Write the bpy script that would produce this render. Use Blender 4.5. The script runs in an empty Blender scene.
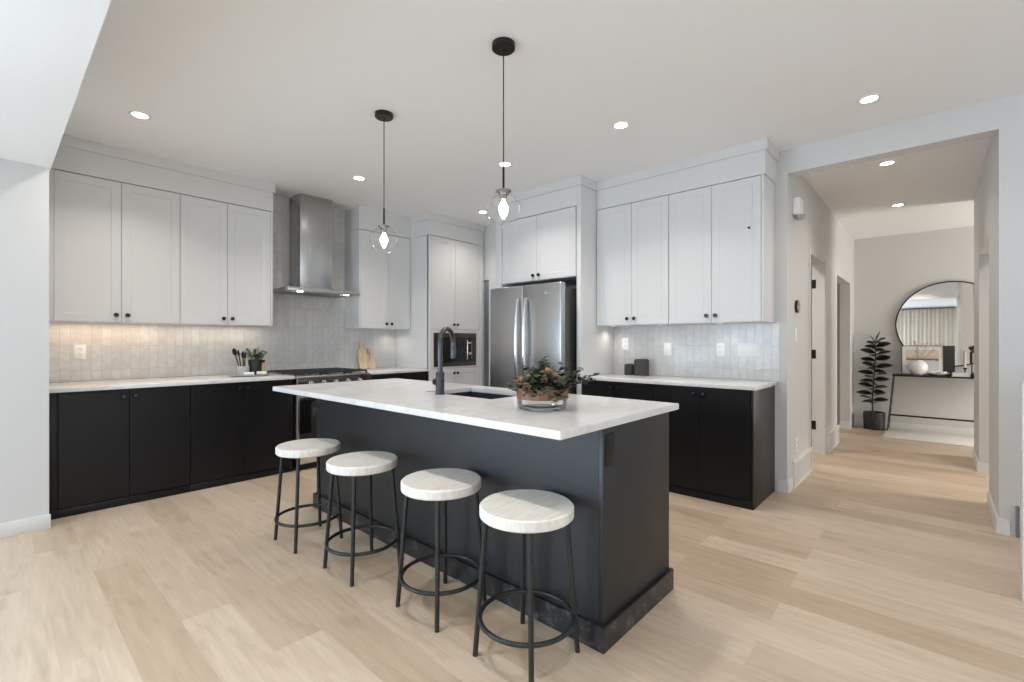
import bpy, bmesh, math, random
from mathutils import Vector, Matrix

S = bpy.context.scene
C = S.collection
R = math.radians
PI = math.pi

# ------------------------------------------------------------------ camera
cam_data = bpy.data.cameras.new('camera')
cam_data.sensor_width = 36.0
cam_data.lens = 36.0 * 471.0 / 1024.0
cam_data.shift_y = 0.9 / 1024.0
cam_data.clip_start = 0.05
cam = bpy.data.objects.new('camera', cam_data)
C.objects.link(cam)
cam.location = (0, 0, 1.27)
cam.rotation_euler = (R(90), 0, R(42 - 90))
S.camera = cam

# ------------------------------------------------------------------ exposure, world, daylight
S.view_settings.view_transform = 'Standard'
S.view_settings.look = 'None'
S.view_settings.gamma = 1
S.view_settings.use_curve_mapping = False
S.view_settings.exposure = 0.0
S.cycles.use_denoising = True
S.cycles.max_bounces = 10
S.cycles.diffuse_bounces = 6
S.cycles.glossy_bounces = 5
S.cycles.transparent_max_bounces = 16
S.cycles.caustics_reflective = False
S.cycles.caustics_refractive = False
S.cycles.sample_clamp_indirect = 6

world = bpy.data.worlds.new('sky')
S.world = world
world.use_nodes = True
bg = world.node_tree.nodes['Background']
bg.inputs['Color'].default_value = (0.80, 0.90, 1.0, 1)
bg.inputs['Strength'].default_value = 1.6


def area_light(name, loc, rot, sx, sy, power, color, spread=180):
    l = bpy.data.lights.new(name, 'AREA')
    l.shape = 'RECTANGLE'
    l.size, l.size_y = sx, sy
    l.energy = power
    l.color = color
    l.spread = R(spread)
    o = bpy.data.objects.new(name, l)
    C.objects.link(o)
    o.location = loc
    o.rotation_euler = rot
    return o


POW = {'far': 265, 'left': 100, 'near': 60, 'patio': 40, 'entry': 72, 'down': 8.5, 'down_r': 3.4, 'front': 8.4, 'hall': 2.6, 'puck': 0.85, 'rooms': 14, 'bulb': 16}
# daylight through the big living room windows (left side) and the patio doors (behind the camera)
DAY = (0.64, 0.82, 1.0)
area_light('daylight_far_window', (-2.75, 4.66, 1.30), (R(-106), 0, 0), 2.2, 2.0, POW['far'], DAY)
area_light('daylight_left_window', (-4.10, 2.9, 1.30), (0, R(-100), 0), 2.0, 2.6, POW['left'], DAY)
area_light('daylight_near_window', (-4.10, -2.1, 1.30), (0, R(-100), 0), 2.0, 2.8, POW['near'], DAY)
area_light('daylight_patio_doors', (0.2, -5.10, 1.30), (R(118), 0, 0), 6.8, 2.1, POW['patio'], (0.88, 0.95, 1.0))
# daylight of the front door glazing in the entry behind the hallway
area_light('daylight_entry', (7.9, -2.56, 1.35), (R(90), 0, 0), 1.0, 2.0, POW['entry'], (1.0, 0.93, 0.84))


# ------------------------------------------------------------------ materials
def new_mat(name):
    m = bpy.data.materials.new(name)
    m.use_nodes = True
    nt = m.node_tree
    return m, nt, nt.nodes, nt.links, nt.nodes['Principled BSDF']


def mat(name, color, rough=0.5, metal=0.0, var=0.03, scale=6.0, bump=0.0, bscale=120.0, coat=0.0, stretch=(1, 1, 1), spec=0.5, rvar=0.0):
    m, nt, N, L, P = new_mat(name)
    tc = N.new('ShaderNodeTexCoord')
    mp = N.new('ShaderNodeMapping')
    mp.inputs['Scale'].default_value = stretch
    L.new(tc.outputs['Object'], mp.inputs['Vector'])
    nz = N.new('ShaderNodeTexNoise')
    nz.inputs['Scale'].default_value = scale
    nz.inputs['Detail'].default_value = 4
    L.new(mp.outputs['Vector'], nz.inputs['Vector'])
    mx = N.new('ShaderNodeMix')
    mx.data_type = 'RGBA'
    mx.inputs['A'].default_value = tuple(c * (1 - var) for c in color) + (1,)
    mx.inputs['B'].default_value = tuple(min(1, c * (1 + var)) for c in color) + (1,)
    L.new(nz.outputs['Fac'], mx.inputs['Factor'])
    L.new(mx.outputs['Result'], P.inputs['Base Color'])
    P.inputs['Roughness'].default_value = rough
    P.inputs['Metallic'].default_value = metal
    P.inputs['Coat Weight'].default_value = coat
    P.inputs['Specular IOR Level'].default_value = spec
    if rvar:
        mr = N.new('ShaderNodeMapRange')
        mr.inputs['To Min'].default_value = rough - rvar
        mr.inputs['To Max'].default_value = rough + rvar
        L.new(nz.outputs['Fac'], mr.inputs['Value'])
        L.new(mr.outputs['Result'], P.inputs['Roughness'])
    if bump:
        n2 = N.new('ShaderNodeTexNoise')
        n2.inputs['Scale'].default_value = bscale
        L.new(mp.outputs['Vector'], n2.inputs['Vector'])
        bp = N.new('ShaderNodeBump')
        bp.inputs['Strength'].default_value = bump
        bp.inputs['Distance'].default_value = 0.002
        L.new(n2.outputs['Fac'], bp.inputs['Height'])
        L.new(bp.outputs['Normal'], P.inputs['Normal'])
    return m


def emit_mat(name, color, strength):
    m, nt, N, L, P = new_mat(name)
    P.inputs['Base Color'].default_value = (0.9, 0.9, 0.9, 1)
    P.inputs['Emission Color'].default_value = color + (1,)
    P.inputs['Emission Strength'].default_value = strength
    return m


def thin_glass(name, tint=(1, 1, 1), rough=0.0, refl=1.0):
    m, nt, N, L, P = new_mat(name)
    out = N['Material Output']
    N.remove(P)
    tr = N.new('ShaderNodeBsdfTransparent')
    tr.inputs['Color'].default_value = tint + (1,)
    gl = N.new('ShaderNodeBsdfGlossy')
    gl.inputs['Roughness'].default_value = rough
    lw = N.new('ShaderNodeLayerWeight')
    lw.inputs['Blend'].default_value = 0.18
    mth = N.new('ShaderNodeMath')
    mth.operation = 'MULTIPLY'
    mth.inputs[1].default_value = refl
    L.new(lw.outputs['Fresnel'], mth.inputs[0])
    ms = N.new('ShaderNodeMixShader')
    L.new(mth.outputs[0], ms.inputs['Fac'])
    L.new(tr.outputs[0], ms.inputs[1])
    L.new(gl.outputs[0], ms.inputs[2])
    L.new(ms.outputs[0], out.inputs['Surface'])
    return m


def swizzle(N, L, src, order):
    sp = N.new('ShaderNodeSeparateXYZ')
    cb = N.new('ShaderNodeCombineXYZ')
    L.new(src, sp.inputs[0])
    for i, a in enumerate(order):
        if a:
            L.new(sp.outputs[a], cb.inputs[i])
    return cb.outputs[0]


def floor_mat():
    m, nt, N, L, P = new_mat('oak_planks')
    tc = N.new('ShaderNodeTexCoord')
    v = swizzle(N, L, tc.outputs['Object'], ('Y', 'X', None))
    mp = N.new('ShaderNodeMapping')
    mp.inputs['Location'].default_value = (0.35, 0.015, 0)
    L.new(v, mp.inputs['Vector'])

    def brick(c1, c2, mc):
        b = N.new('ShaderNodeTexBrick')
        b.offset = 0.37
        b.offset_frequency = 2
        b.inputs['Scale'].default_value = 1
        b.inputs['Brick Width'].default_value = 1.45
        b.inputs['Row Height'].default_value = 0.2
        b.inputs['Mortar Size'].default_value = 0.0012
        b.inputs['Mortar Smooth'].default_value = 0.3
        b.inputs['Color1'].default_value = c1
        b.inputs['Color2'].default_value = c2
        b.inputs['Mortar'].default_value = mc
        L.new(mp.outputs['Vector'], b.inputs['Vector'])
        return b
    b = brick((0.62, 0.51, 0.40, 1), (0.48, 0.368, 0.262, 1), (0.58, 0.475, 0.37, 1))
    bid = brick((0, 0, 0, 1), (1, 1, 1, 1), (0.5, 0.5, 0.5, 1))
    # grain, shifted plank by plank
    ad = N.new('ShaderNodeVectorMath')
    ad.operation = 'MULTIPLY_ADD'
    L.new(bid.outputs['Color'], ad.inputs[0])
    ad.inputs[1].default_value = (7.3, 3.1, 5.7)
    L.new(mp.outputs['Vector'], ad.inputs[2])
    ms = N.new('ShaderNodeMapping')
    ms.inputs['Scale'].default_value = (1.3, 14, 1)
    L.new(ad.outputs[0], ms.inputs['Vector'])
    nz = N.new('ShaderNodeTexNoise')
    nz.inputs['Scale'].default_value = 2.4
    nz.inputs['Detail'].default_value = 7
    nz.inputs['Roughness'].default_value = 0.62
    nz.inputs['Distortion'].default_value = 0.5
    L.new(ms.outputs[0], nz.inputs['Vector'])
    ramp = N.new('ShaderNodeValToRGB')
    ramp.color_ramp.elements[0].position = 0.30
    ramp.color_ramp.elements[0].color = (0.85, 0.83, 0.81, 1)
    ramp.color_ramp.elements[1].position = 0.66
    ramp.color_ramp.elements[1].color = (1.05, 1.05, 1.05, 1)
    L.new(nz.outputs['Fac'], ramp.inputs['Fac'])
    mu = N.new('ShaderNodeMix')
    mu.data_type = 'RGBA'
    mu.blend_type = 'MULTIPLY'
    mu.inputs['Factor'].default_value = 1
    L.new(b.outputs['Color'], mu.inputs['A'])
    L.new(ramp.outputs['Color'], mu.inputs['B'])
    # sparse knots / cathedral patches
    ms2 = N.new('ShaderNodeMapping')
    ms2.inputs['Scale'].default_value = (1.6, 5.0, 1)
    L.new(ad.outputs[0], ms2.inputs['Vector'])
    n2 = N.new('ShaderNodeTexNoise')
    n2.inputs['Scale'].default_value = 1.7
    n2.inputs['Detail'].default_value = 3
    L.new(ms2.outputs[0], n2.inputs['Vector'])
    r2 = N.new('ShaderNodeValToRGB')
    r2.color_ramp.elements[0].position = 0.58
    r2.color_ramp.elements[0].color = (1, 1, 1, 1)
    r2.color_ramp.elements[1].position = 0.80
    r2.color_ramp.elements[1].color = (0.78, 0.74, 0.70, 1)
    L.new(n2.outputs['Fac'], r2.inputs['Fac'])
    m2 = N.new('ShaderNodeMix')
    m2.data_type = 'RGBA'
    m2.blend_type = 'MULTIPLY'
    m2.inputs['Factor'].default_value = 1
    L.new(mu.outputs['Result'], m2.inputs['A'])
    L.new(r2.outputs['Color'], m2.inputs['B'])
    L.new(m2.outputs['Result'], P.inputs['Base Color'])
    mr = N.new('ShaderNodeMapRange')
    mr.inputs['To Min'].default_value = 0.36
    mr.inputs['To Max'].default_value = 0.50
    L.new(nz.outputs['Fac'], mr.inputs['Value'])
    L.new(mr.outputs['Result'], P.inputs['Roughness'])
    bp = N.new('ShaderNodeBump')
    bp.inputs['Strength'].default_value = 0.12
    bp.inputs['Distance'].default_value = 0.002
    L.new(nz.outputs['Fac'], bp.inputs['Height'])
    L.new(bp.outputs['Normal'], P.inputs['Normal'])
    return m


def tile_mat(name, axis, loc):
    m, nt, N, L, P = new_mat(name)
    tc = N.new('ShaderNodeTexCoord')
    v = swizzle(N, L, tc.outputs['Object'], (axis, 'Z', None))
    mp = N.new('ShaderNodeMapping')
    mp.inputs['Location'].default_value = loc
    L.new(v, mp.inputs['Vector'])

    def brick(c1, c2, mc, smooth=0.1):
        b = N.new('ShaderNodeTexBrick')
        b.offset = 0.0
        b.inputs['Scale'].default_value = 1
        b.inputs['Brick Width'].default_value = 0.0665
        b.inputs['Row Height'].default_value = 0.206
        b.inputs['Mortar Size'].default_value = 0.0017
        b.inputs['Mortar Smooth'].default_value = smooth
        b.inputs['Color1'].default_value = c1
        b.inputs['Color2'].default_value = c2
        b.inputs['Mortar'].default_value = mc
        L.new(mp.outputs['Vector'], b.inputs['Vector'])
        return b
    b = brick((0.67, 0.66, 0.645, 1), (0.61, 0.60, 0.585, 1), (0.53, 0.52, 0.505, 1))
    bid = brick((0, 0, 0, 1), (1, 1, 1, 1), (0.5, 0.5, 0.5, 1))
    bh = brick((1, 1, 1, 1), (1, 1, 1, 1), (0, 0, 0, 1), 0.6)
    nz = N.new('ShaderNodeTexNoise')
    nz.inputs['Scale'].default_value = 22
    nz.inputs['Detail'].default_value = 2
    ad = N.new('ShaderNodeVectorMath')
    ad.operation = 'MULTIPLY_ADD'
    L.new(bid.outputs['Color'], ad.inputs[0])
    ad.inputs[1].default_value = (3, 5, 2)
    L.new(mp.outputs['Vector'], ad.inputs[2])
    L.new(ad.outputs[0], nz.inputs['Vector'])
    mu = N.new('ShaderNodeMix')
    mu.data_type = 'RGBA'
    mu.blend_type = 'MULTIPLY'
    mu.inputs['Factor'].default_value = 1
    rp = N.new('ShaderNodeValToRGB')
    rp.color_ramp.elements[0].position = 0.3
    rp.color_ramp.elements[0].color = (0.92, 0.92, 0.92, 1)
    rp.color_ramp.elements[1].position = 0.7
    rp.color_ramp.elements[1].color = (1.04, 1.04, 1.04, 1)
    L.new(nz.outputs['Fac'], rp.inputs['Fac'])
    L.new(b.outputs['Color'], mu.inputs['A'])
    L.new(rp.outputs['Color'], mu.inputs['B'])
    L.new(mu.outputs['Result'], P.inputs['Base Color'])
    P.inputs['Roughness'].default_value = 0.16
    b1 = N.new('ShaderNodeBump')
    b1.inputs['Strength'].default_value = 0.22
    b1.inputs['Distance'].default_value = 0.004
    L.new(nz.outputs['Fac'], b1.inputs['Height'])
    b2 = N.new('ShaderNodeBump')
    b2.inputs['Strength'].default_value = 0.5
    b2.inputs['Distance'].default_value = 0.002
    L.new(bh.outputs['Color'], b2.inputs['Height'])
    L.new(b1.outputs['Normal'], b2.inputs['Normal'])
    L.new(b2.outputs['Normal'], P.inputs['Normal'])
    return m


def quartz_mat():
    m, nt, N, L, P = new_mat('white_quartz')
    tc = N.new('ShaderNodeTexCoord')
    nz = N.new('ShaderNodeTexNoise')
    nz.inputs['Scale'].default_value = 1.6
    nz.inputs['Detail'].default_value = 6
    nz.inputs['Distortion'].default_value = 1.2
    L.new(tc.outputs['Object'], nz.inputs['Vector'])
    rp = N.new('ShaderNodeValToRGB')
    e = rp.color_ramp.elements
    e[0].position = 0.40
    e[0].color = (0.73, 0.73, 0.73, 1)
    e[1].position = 0.62
    e[1].color = (0.715, 0.715, 0.715, 1)
    k = rp.color_ramp.elements.new(0.505)
    k.color = (0.65, 0.645, 0.64, 1)
    k = rp.color_ramp.elements.new(0.53)
    k.color = (0.72, 0.72, 0.72, 1)
    L.new(nz.outputs['Fac'], rp.inputs['Fac'])
    L.new(rp.outputs['Color'], P.inputs['Base Color'])
    P.inputs['Roughness'].default_value = 0.17
    return m


def wood_mat(name, c1, c2, rough, stretch, scale=3.0):
    m, nt, N, L, P = new_mat(name)
    tc = N.new('ShaderNodeTexCoord')
    mp = N.new('ShaderNodeMapping')
    mp.inputs['Scale'].default_value = stretch
    L.new(tc.outputs['Object'], mp.inputs['Vector'])
    nz = N.new('ShaderNodeTexNoise')
    nz.inputs['Scale'].default_value = scale
    nz.inputs['Detail'].default_value = 6
    nz.inputs['Distortion'].default_value = 0.6
    L.new(mp.outputs['Vector'], nz.inputs['Vector'])
    rp = N.new('ShaderNodeValToRGB')
    rp.color_ramp.elements[0].position = 0.32
    rp.color_ramp.elements[0].color = c1 + (1,)
    rp.color_ramp.elements[1].position = 0.62
    rp.color_ramp.elements[1].color = c2 + (1,)
    L.new(nz.outputs['Fac'], rp.inputs['Fac'])
    L.new(rp.outputs['Color'], P.inputs['Base Color'])
    P.inputs['Roughness'].default_value = rough
    return m


def plinth_mat():
    # black paint scuffed and chipped along the island plinth
    m, nt, N, L, P = new_mat('scuffed_black_paint')
    tc = N.new('ShaderNodeTexCoord')
    nz = N.new('ShaderNodeTexNoise')
    nz.inputs['Scale'].default_value = 16
    nz.inputs['Detail'].default_value = 8
    nz.inputs['Roughness'].default_value = 0.7
    L.new(tc.outputs['Object'], nz.inputs['Vector'])
    rp = N.new('ShaderNodeValToRGB')
    rp.color_ramp.elements[0].position = 0.55
    rp.color_ramp.elements[0].color = (0.016, 0.016, 0.019, 1)
    rp.color_ramp.elements[1].position = 0.70
    rp.color_ramp.elements[1].color = (0.15, 0.14, 0.13, 1)
    L.new(nz.outputs['Fac'], rp.inputs['Fac'])
    L.new(rp.outputs['Color'], P.inputs['Base Color'])
    P.inputs['Roughness'].default_value = 0.28
    return m


def print_mat():
    # abstract landscape print: pale sand sky, dark horizon line, misty white below
    m, nt, N, L, P = new_mat('landscape_print')
    tc = N.new('ShaderNodeTexCoord')
    sp = N.new('ShaderNodeSeparateXYZ')
    L.new(tc.outputs['Generated'], sp.inputs[0])
    nz = N.new('ShaderNodeTexNoise')
    nz.inputs['Scale'].default_value = 9
    nz.inputs['Detail'].default_value = 5
    L.new(tc.outputs['Generated'], nz.inputs['Vector'])
    ma = N.new('ShaderNodeMath')
    ma.operation = 'MULTIPLY_ADD'
    ma.inputs[1].default_value = 0.10
    L.new(nz.outputs['Fac'], ma.inputs[0])
    L.new(sp.outputs['Z'], ma.inputs[2])
    rp = N.new('ShaderNodeValToRGB')
    e = rp.color_ramp.elements
    e[0].position = 0.0
    e[0].color = (0.70, 0.72, 0.75, 1)
    e[1].position = 1.0
    e[1].color = (0.72, 0.66, 0.56, 1)
    for p, c in ((0.52, (0.62, 0.63, 0.66, 1)), (0.56, (0.07, 0.07, 0.08, 1)), (0.60, (0.16, 0.15, 0.14, 1)), (0.65, (0.62, 0.54, 0.42, 1)), (0.82, (0.74, 0.66, 0.52, 1))):
        k = e.new(p)
        k.color = c
    L.new(ma.outputs[0], rp.inputs['Fac'])
    L.new(rp.outputs['Color'], P.inputs['Base Color'])
    P.inputs['Roughness'].default_value = 0.4
    return m


M = {}
M['wall'] = mat('wall_paint', (0.64, 0.64, 0.635), 0.6, var=0.012, bump=0.05, bscale=300)
M['ceiling'] = mat('ceiling_paint', (0.87, 0.88, 0.89), 0.75, var=0.012, bump=0.08, bscale=260)
M['trim'] = mat('trim_paint', (0.76, 0.76, 0.755), 0.4, var=0.01)
M['white'] = mat('white_lacquer', (0.68, 0.68, 0.68), 0.45, var=0.01)
M['dark'] = mat('black_lacquer', (0.0065, 0.006, 0.007), 0.36, var=0.08, rvar=0.03, spec=0.3)
M['island'] = mat('black_lacquer_island', (0.0150, 0.0155, 0.0175), 0.46, var=0.06, rvar=0.015, spec=0.5)
M['plinth'] = plinth_mat()
M['knob'] = mat('black_knob', (0.035, 0.035, 0.037), 0.22, metal=0.7)
M['quartz'] = quartz_mat()
M['floor'] = floor_mat()
M['tile_x'] = tile_mat('zellige_tile_range', 'X', (0.01, 0.0, 0))
M['tile_y'] = tile_mat('zellige_tile_side', 'Y', (0.02, 0.0, 0))
M['steel'] = mat('brushed_steel', (0.50, 0.50, 0.495), 0.26, metal=1, var=0.05, scale=3, stretch=(60, 60, 1), rvar=0.04)
M['steel_v'] = mat('brushed_steel_fridge', (0.52, 0.525, 0.53), 0.30, metal=1, var=0.03, scale=3, stretch=(1, 1, 60), rvar=0.03)
M['steel_bright'] = mat('polished_steel', (0.72, 0.72, 0.72), 0.18, metal=1, var=0.02)
M['steel_dark'] = mat('dark_fridge_side', (0.10, 0.095, 0.09), 0.4, metal=0.6, var=0.05)
M['steel_brown'] = mat('bronze_steel', (0.13, 0.095, 0.075), 0.22, metal=1, var=0.06)
M['black_glass'] = mat('black_glass', (0.006, 0.006, 0.006), 0.06, var=0.05)
M['iron'] = mat('cast_iron', (0.02, 0.02, 0.02), 0.55, var=0.15, bump=0.2)
M['black_metal'] = mat('black_metal', (0.018, 0.017, 0.017), 0.45, metal=0.3, var=0.08)
M['bronze'] = mat('dark_bronze', (0.022, 0.015, 0.013), 0.35, metal=0.5, var=0.1)
M['nickel'] = mat('brushed_nickel', (0.42, 0.40, 0.38), 0.28, metal=1, var=0.05)
M['gunmetal'] = mat('gunmetal', (0.075, 0.08, 0.09), 0.26, metal=0.85, var=0.06)
M['sink'] = mat('graphite_composite', (0.022, 0.026, 0.036), 0.42, var=0.15, scale=60)
M['seat'] = wood_mat('whitewashed_wood', (0.66, 0.63, 0.575), (0.82, 0.795, 0.75), 0.55, (3, 28, 3))
M['stool_leg'] = mat('charcoal_steel', (0.022, 0.023, 0.022), 0.42, metal=0.3, var=0.08)
M['band'] = wood_mat('copper_wood', (0.10, 0.042, 0.02), (0.23, 0.10, 0.045), 0.5, (18, 18, 2))
M['board'] = wood_mat('maple_board', (0.66, 0.49, 0.30), (0.78, 0.62, 0.42), 0.5, (24, 24, 2))
M['board2'] = wood_mat('beech_board', (0.66, 0.46, 0.31), (0.76, 0.57, 0.41), 0.5, (24, 24, 2))
M['leaf_dark'] = mat('rubber_leaf', (0.008, 0.010, 0.008), 0.32, var=0.3, scale=12)
M['leaf'] = mat('eucalyptus_leaf', (0.018, 0.030, 0.018), 0.5, var=0.45, scale=14)
M['leaf_sage'] = mat('sage_leaf', (0.085, 0.095, 0.045), 0.55, var=0.35, scale=14)
M['flower'] = mat('peach_petal', (0.46, 0.27, 0.16), 0.6, var=0.3, scale=40)
M['herb'] = mat('herb_leaf', (0.07, 0.12, 0.04), 0.5, var=0.5, scale=20)
M['stem'] = mat('stem', (0.05, 0.04, 0.025), 0.6, var=0.2)
M['branch'] = mat('dry_branch', (0.34, 0.27, 0.20), 0.7, var=0.2)
M['pot'] = mat('charcoal_pot', (0.018, 0.018, 0.019), 0.5, var=0.1, bump=0.2)
M['soil'] = mat('soil', (0.03, 0.022, 0.015), 0.9, var=0.4, scale=50, bump=0.8, bscale=90)
M['ceramic'] = mat('white_ceramic', (0.80, 0.80, 0.80), 0.3, var=0.02)
M['ceramic_grey'] = mat('grey_ceramic', (0.50, 0.51, 0.51), 0.4, var=0.06, scale=30)
M['slate'] = mat('slate_grey', (0.36, 0.37, 0.38), 0.45, var=0.1)
M['canister'] = mat('ribbed_charcoal', (0.045, 0.042, 0.04), 0.55, var=0.12)
M['linen'] = mat('white_linen', (0.84, 0.84, 0.84), 0.85, var=0.03, bump=0.3)
M['plastic'] = mat('white_plastic', (0.92, 0.92, 0.91), 0.35, var=0.01)
M['grey_plastic'] = mat('grey_plastic', (0.42, 0.41, 0.40), 0.45, var=0.03)
M['slot'] = mat('socket_slot', (0.30, 0.30, 0.30), 0.5, var=0.03)
M['black_plastic'] = mat('black_plastic', (0.008, 0.008, 0.008), 0.4, var=0.05, spec=0.35)
M['mirror'] = mat('mirror', (0.88, 0.87, 0.85), 0.02, metal=1, var=0.0)
M['print'] = print_mat()
M['rug'] = mat('cream_rug', (0.72, 0.70, 0.65), 0.95, var=0.08, scale=9, bump=0.6, bscale=140)
M['wax'] = mat('candle_wax', (0.86, 0.83, 0.76), 0.5, var=0.02)
M['amber'] = mat('amber_glass', (0.42, 0.30, 0.16), 0.15, var=0.05)
M['bulb'] = emit_mat('lamp_filament_glow', (1.0, 0.90, 0.78), POW['bulb'])
M['lens'] = emit_mat('downlight_glow', (1.0, 0.95, 0.88), 16)
M['puck'] = emit_mat('puck_glow', (1.0, 0.90, 0.76), 1.2)
M['globe'] = thin_glass('clear_globe_glass', (1, 1, 1), refl=0.32)
M['bowl_glass'] = thin_glass('thick_bowl_glass', (0.96, 0.97, 0.97), refl=0.8)
M['pane'] = thin_glass('window_pane', (1, 1, 1))
M['vent'] = mat('dark_vent', (0.20, 0.21, 0.24), 0.5, var=0.2, scale=80)


# ------------------------------------------------------------------ mesh helpers
def box(bm, x0, x1, y0, y1, z0, z1, bev=0.0, seg=2):
    t = bmesh.new()
    bmesh.ops.create_cube(t, size=1)
    for v in t.verts:
        v.co = Vector(((x0 + x1) / 2 + v.co.x * (x1 - x0), (y0 + y1) / 2 + v.co.y * (y1 - y0), (z0 + z1) / 2 + v.co.z * (z1 - z0)))
    if bev:
        bmesh.ops.bevel(t, geom=t.edges[:], offset=bev, segments=seg, affect='EDGES', profile=0.5)
    join(bm, t)


def join(bm, t, mtx=None):
    if mtx is not None:
        bmesh.ops.transform(t, matrix=mtx, verts=t.verts[:])
    me = bpy.data.meshes.new('tmp')
    t.to_mesh(me)
    t.free()
    bm.from_mesh(me)
    bpy.data.meshes.remove(me)


def lathe(bm, prof, seg=32, c=(0, 0, 0), axis='Z'):
    """prof: list of (r, h); closed at r==0 ends."""
    t = bmesh.new()
    rings = []
    for r, h in prof:
        if r < 1e-6:
            rings.append([t.verts.new((0, 0, h))])
        else:
            rings.append([t.verts.new((r * math.cos(2 * PI * i / seg), r * math.sin(2 * PI * i / seg), h)) for i in range(seg)])
    for a, b in zip(rings[:-1], rings[1:]):
        for i in range(seg):
            j = (i + 1) % seg
            if len(a) == 1 and len(b) == 1:
                continue
            if len(a) == 1:
                t.faces.new((a[0], b[j], b[i]))
            elif len(b) == 1:
                t.faces.new((a[i], a[j], b[0]))
            else:
                t.faces.new((a[i], a[j], b[j], b[i]))
    bmesh.ops.recalc_face_normals(t, faces=t.faces[:])
    m = Matrix.Translation(Vector(c))
    if axis == '-Y':
        m = m @ Matrix.Rotation(R(90), 4, 'X')
    elif axis == 'Y':
        m = m @ Matrix.Rotation(R(-90), 4, 'X')
    elif axis == 'X':
        m = m @ Matrix.Rotation(R(90), 4, 'Y')
    elif axis == '-X':
        m = m @ Matrix.Rotation(R(-90), 4, 'Y')
    join(bm, t, m)


def tube(bm, pts, r, seg=12, closed=False, caps=True):
    """r: number or list of radii."""
    pts = [Vector(p) for p in pts]
    n = len(pts)
    rs = r if isinstance(r, (list, tuple)) else [r] * n
    t = bmesh.new()
    rings = []
    prev = None
    for i, p in enumerate(pts):
        if closed:
            d = pts[(i + 1) % n] - pts[i - 1]
        elif i == 0:
            d = pts[1] - p
        elif i == n - 1:
            d = p - pts[-2]
        else:
            d = pts[i + 1] - pts[i - 1]
        d.normalize()
        if prev is None:
            up = Vector((0, 0, 1)) if abs(d.z) < 0.9 else Vector((1, 0, 0))
            a = d.cross(up).normalized()
        else:
            a = (prev - d * prev.dot(d)).normalized()
        prev = a
        b = d.cross(a)
        rings.append([t.verts.new(p + rs[i] * (a * math.cos(2 * PI * k / seg) + b * math.sin(2 * PI * k / seg))) for k in range(seg)])
    m = n if closed else n - 1
    for i in range(m):
        A, B = rings[i], rings[(i + 1) % n]
        for k in range(seg):
            t.faces.new((A[k], A[(k + 1) % seg], B[(k + 1) % seg], B[k]))
    if caps and not closed:
        t.faces.new(rings[0][::-1])
        t.faces.new(rings[-1])
    bmesh.ops.recalc_face_normals(t, faces=t.faces[:])
    join(bm, t)


def prism(bm, outline, y0, y1, bev=0.0):
    """outline in (x, z), extruded along y."""
    t = bmesh.new()
    a = [t.verts.new((x, y0, z)) for x, z in outline]
    b = [t.verts.new((x, y1, z)) for x, z in outline]
    t.faces.new(a)
    t.faces.new(b[::-1])
    n = len(a)
    for i in range(n):
        t.faces.new((a[i], b[i], b[(i + 1) % n], a[(i + 1) % n]))
    bmesh.ops.recalc_face_normals(t, faces=t.faces[:])
    if bev:
        es = [e for e in t.edges if abs(e.verts[0].co.y - e.verts[1].co.y) < 1e-6]
        bmesh.ops.bevel(t, geom=es, offset=bev, segments=2, affect='EDGES')
    join(bm, t)


def holed_slab(bm, o, i, z0, z1, bev=0.003):
    """slab with rectangular outline o=(x0,x1,y0,y1) and hole i."""
    t = bmesh.new()

    def ring(q, z):
        x0, x1, y0, y1 = q
        return [t.verts.new(p) for p in ((x0, y0, z), (x1, y0, z), (x1, y1, z), (x0, y1, z))]
    ot, it, ob, ib = ring(o, z1), ring(i, z1), ring(o, z0), ring(i, z0)
    for k in range(4):
        j = (k + 1) % 4
        t.faces.new((ot[k], ot[j], it[j], it[k]))
        t.faces.new((ob[k], ib[k], ib[j], ob[j]))
        t.faces.new((ot[k], ob[k], ob[j], ot[j]))
        t.faces.new((it[k], it[j], ib[j], ib[k]))
    bmesh.ops.recalc_face_normals(t, faces=t.faces[:])
    t.edges.ensure_lookup_table()
    es = [e for e in t.edges if len(e.link_faces) == 2 and e.calc_face_angle() > 0.5]
    bmesh.ops.bevel(t, geom=es, offset=bev, segments=2, affect='EDGES')
    join(bm, t)


def leaf(bm, base, direction, length, width, fold=0.25, droop=0.3, roll=0.0):
    """one pointed leaf with a mid rib fold and a drooping tip."""
    d = Vector(direction).normalized()
    up = Vector((0, 0, 1))
    side = d.cross(up)
    if side.length < 0.05:
        side = Vector((1, 0, 0))
    side.normalize()
    nrm = side.cross(d).normalized()
    if roll:
        q = Matrix.Rotation(roll, 3, d)
        side = q @ side
        nrm = q @ nrm
    prof = [(0.0, 0.06), (0.15, 0.55), (0.38, 1.0), (0.62, 0.92), (0.85, 0.5), (1.0, 0.02)]
    rows = []
    for s, w in prof:
        c = Vector(base) + d * length * s - nrm * droop * length * s * s
        hw = width * 0.5 * w
        lift = nrm * hw * fold
        rows.append((bm.verts.new(c - side * hw + lift), bm.verts.new(c), bm.verts.new(c + side * hw + lift)))
    for a, b in zip(rows[:-1], rows[1:]):
        bm.faces.new((a[0], a[1], b[1], b[0]))
        bm.faces.new((a[1], a[2], b[2], b[1]))


def obj(name, bm, m, parent=None, loc=(0, 0, 0), rot=(0, 0, 0), smooth=True, solid=0.0):
    me = bpy.data.meshes.new(name)
    bm.to_mesh(me)
    bm.free()
    me.materials.append(m)
    if smooth and len(me.polygons):
        me.polygons.foreach_set('use_smooth', [True] * len(me.polygons))
        me.set_sharp_from_angle(angle=R(38))
    o = bpy.data.objects.new(name, me)
    C.objects.link(o)
    o.location = loc
    o.rotation_euler = rot
    if parent is not None:
        o.parent = parent
    if solid:
        md = o.modifiers.new('thickness', 'SOLIDIFY')
        md.thickness = solid
    return o


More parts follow.
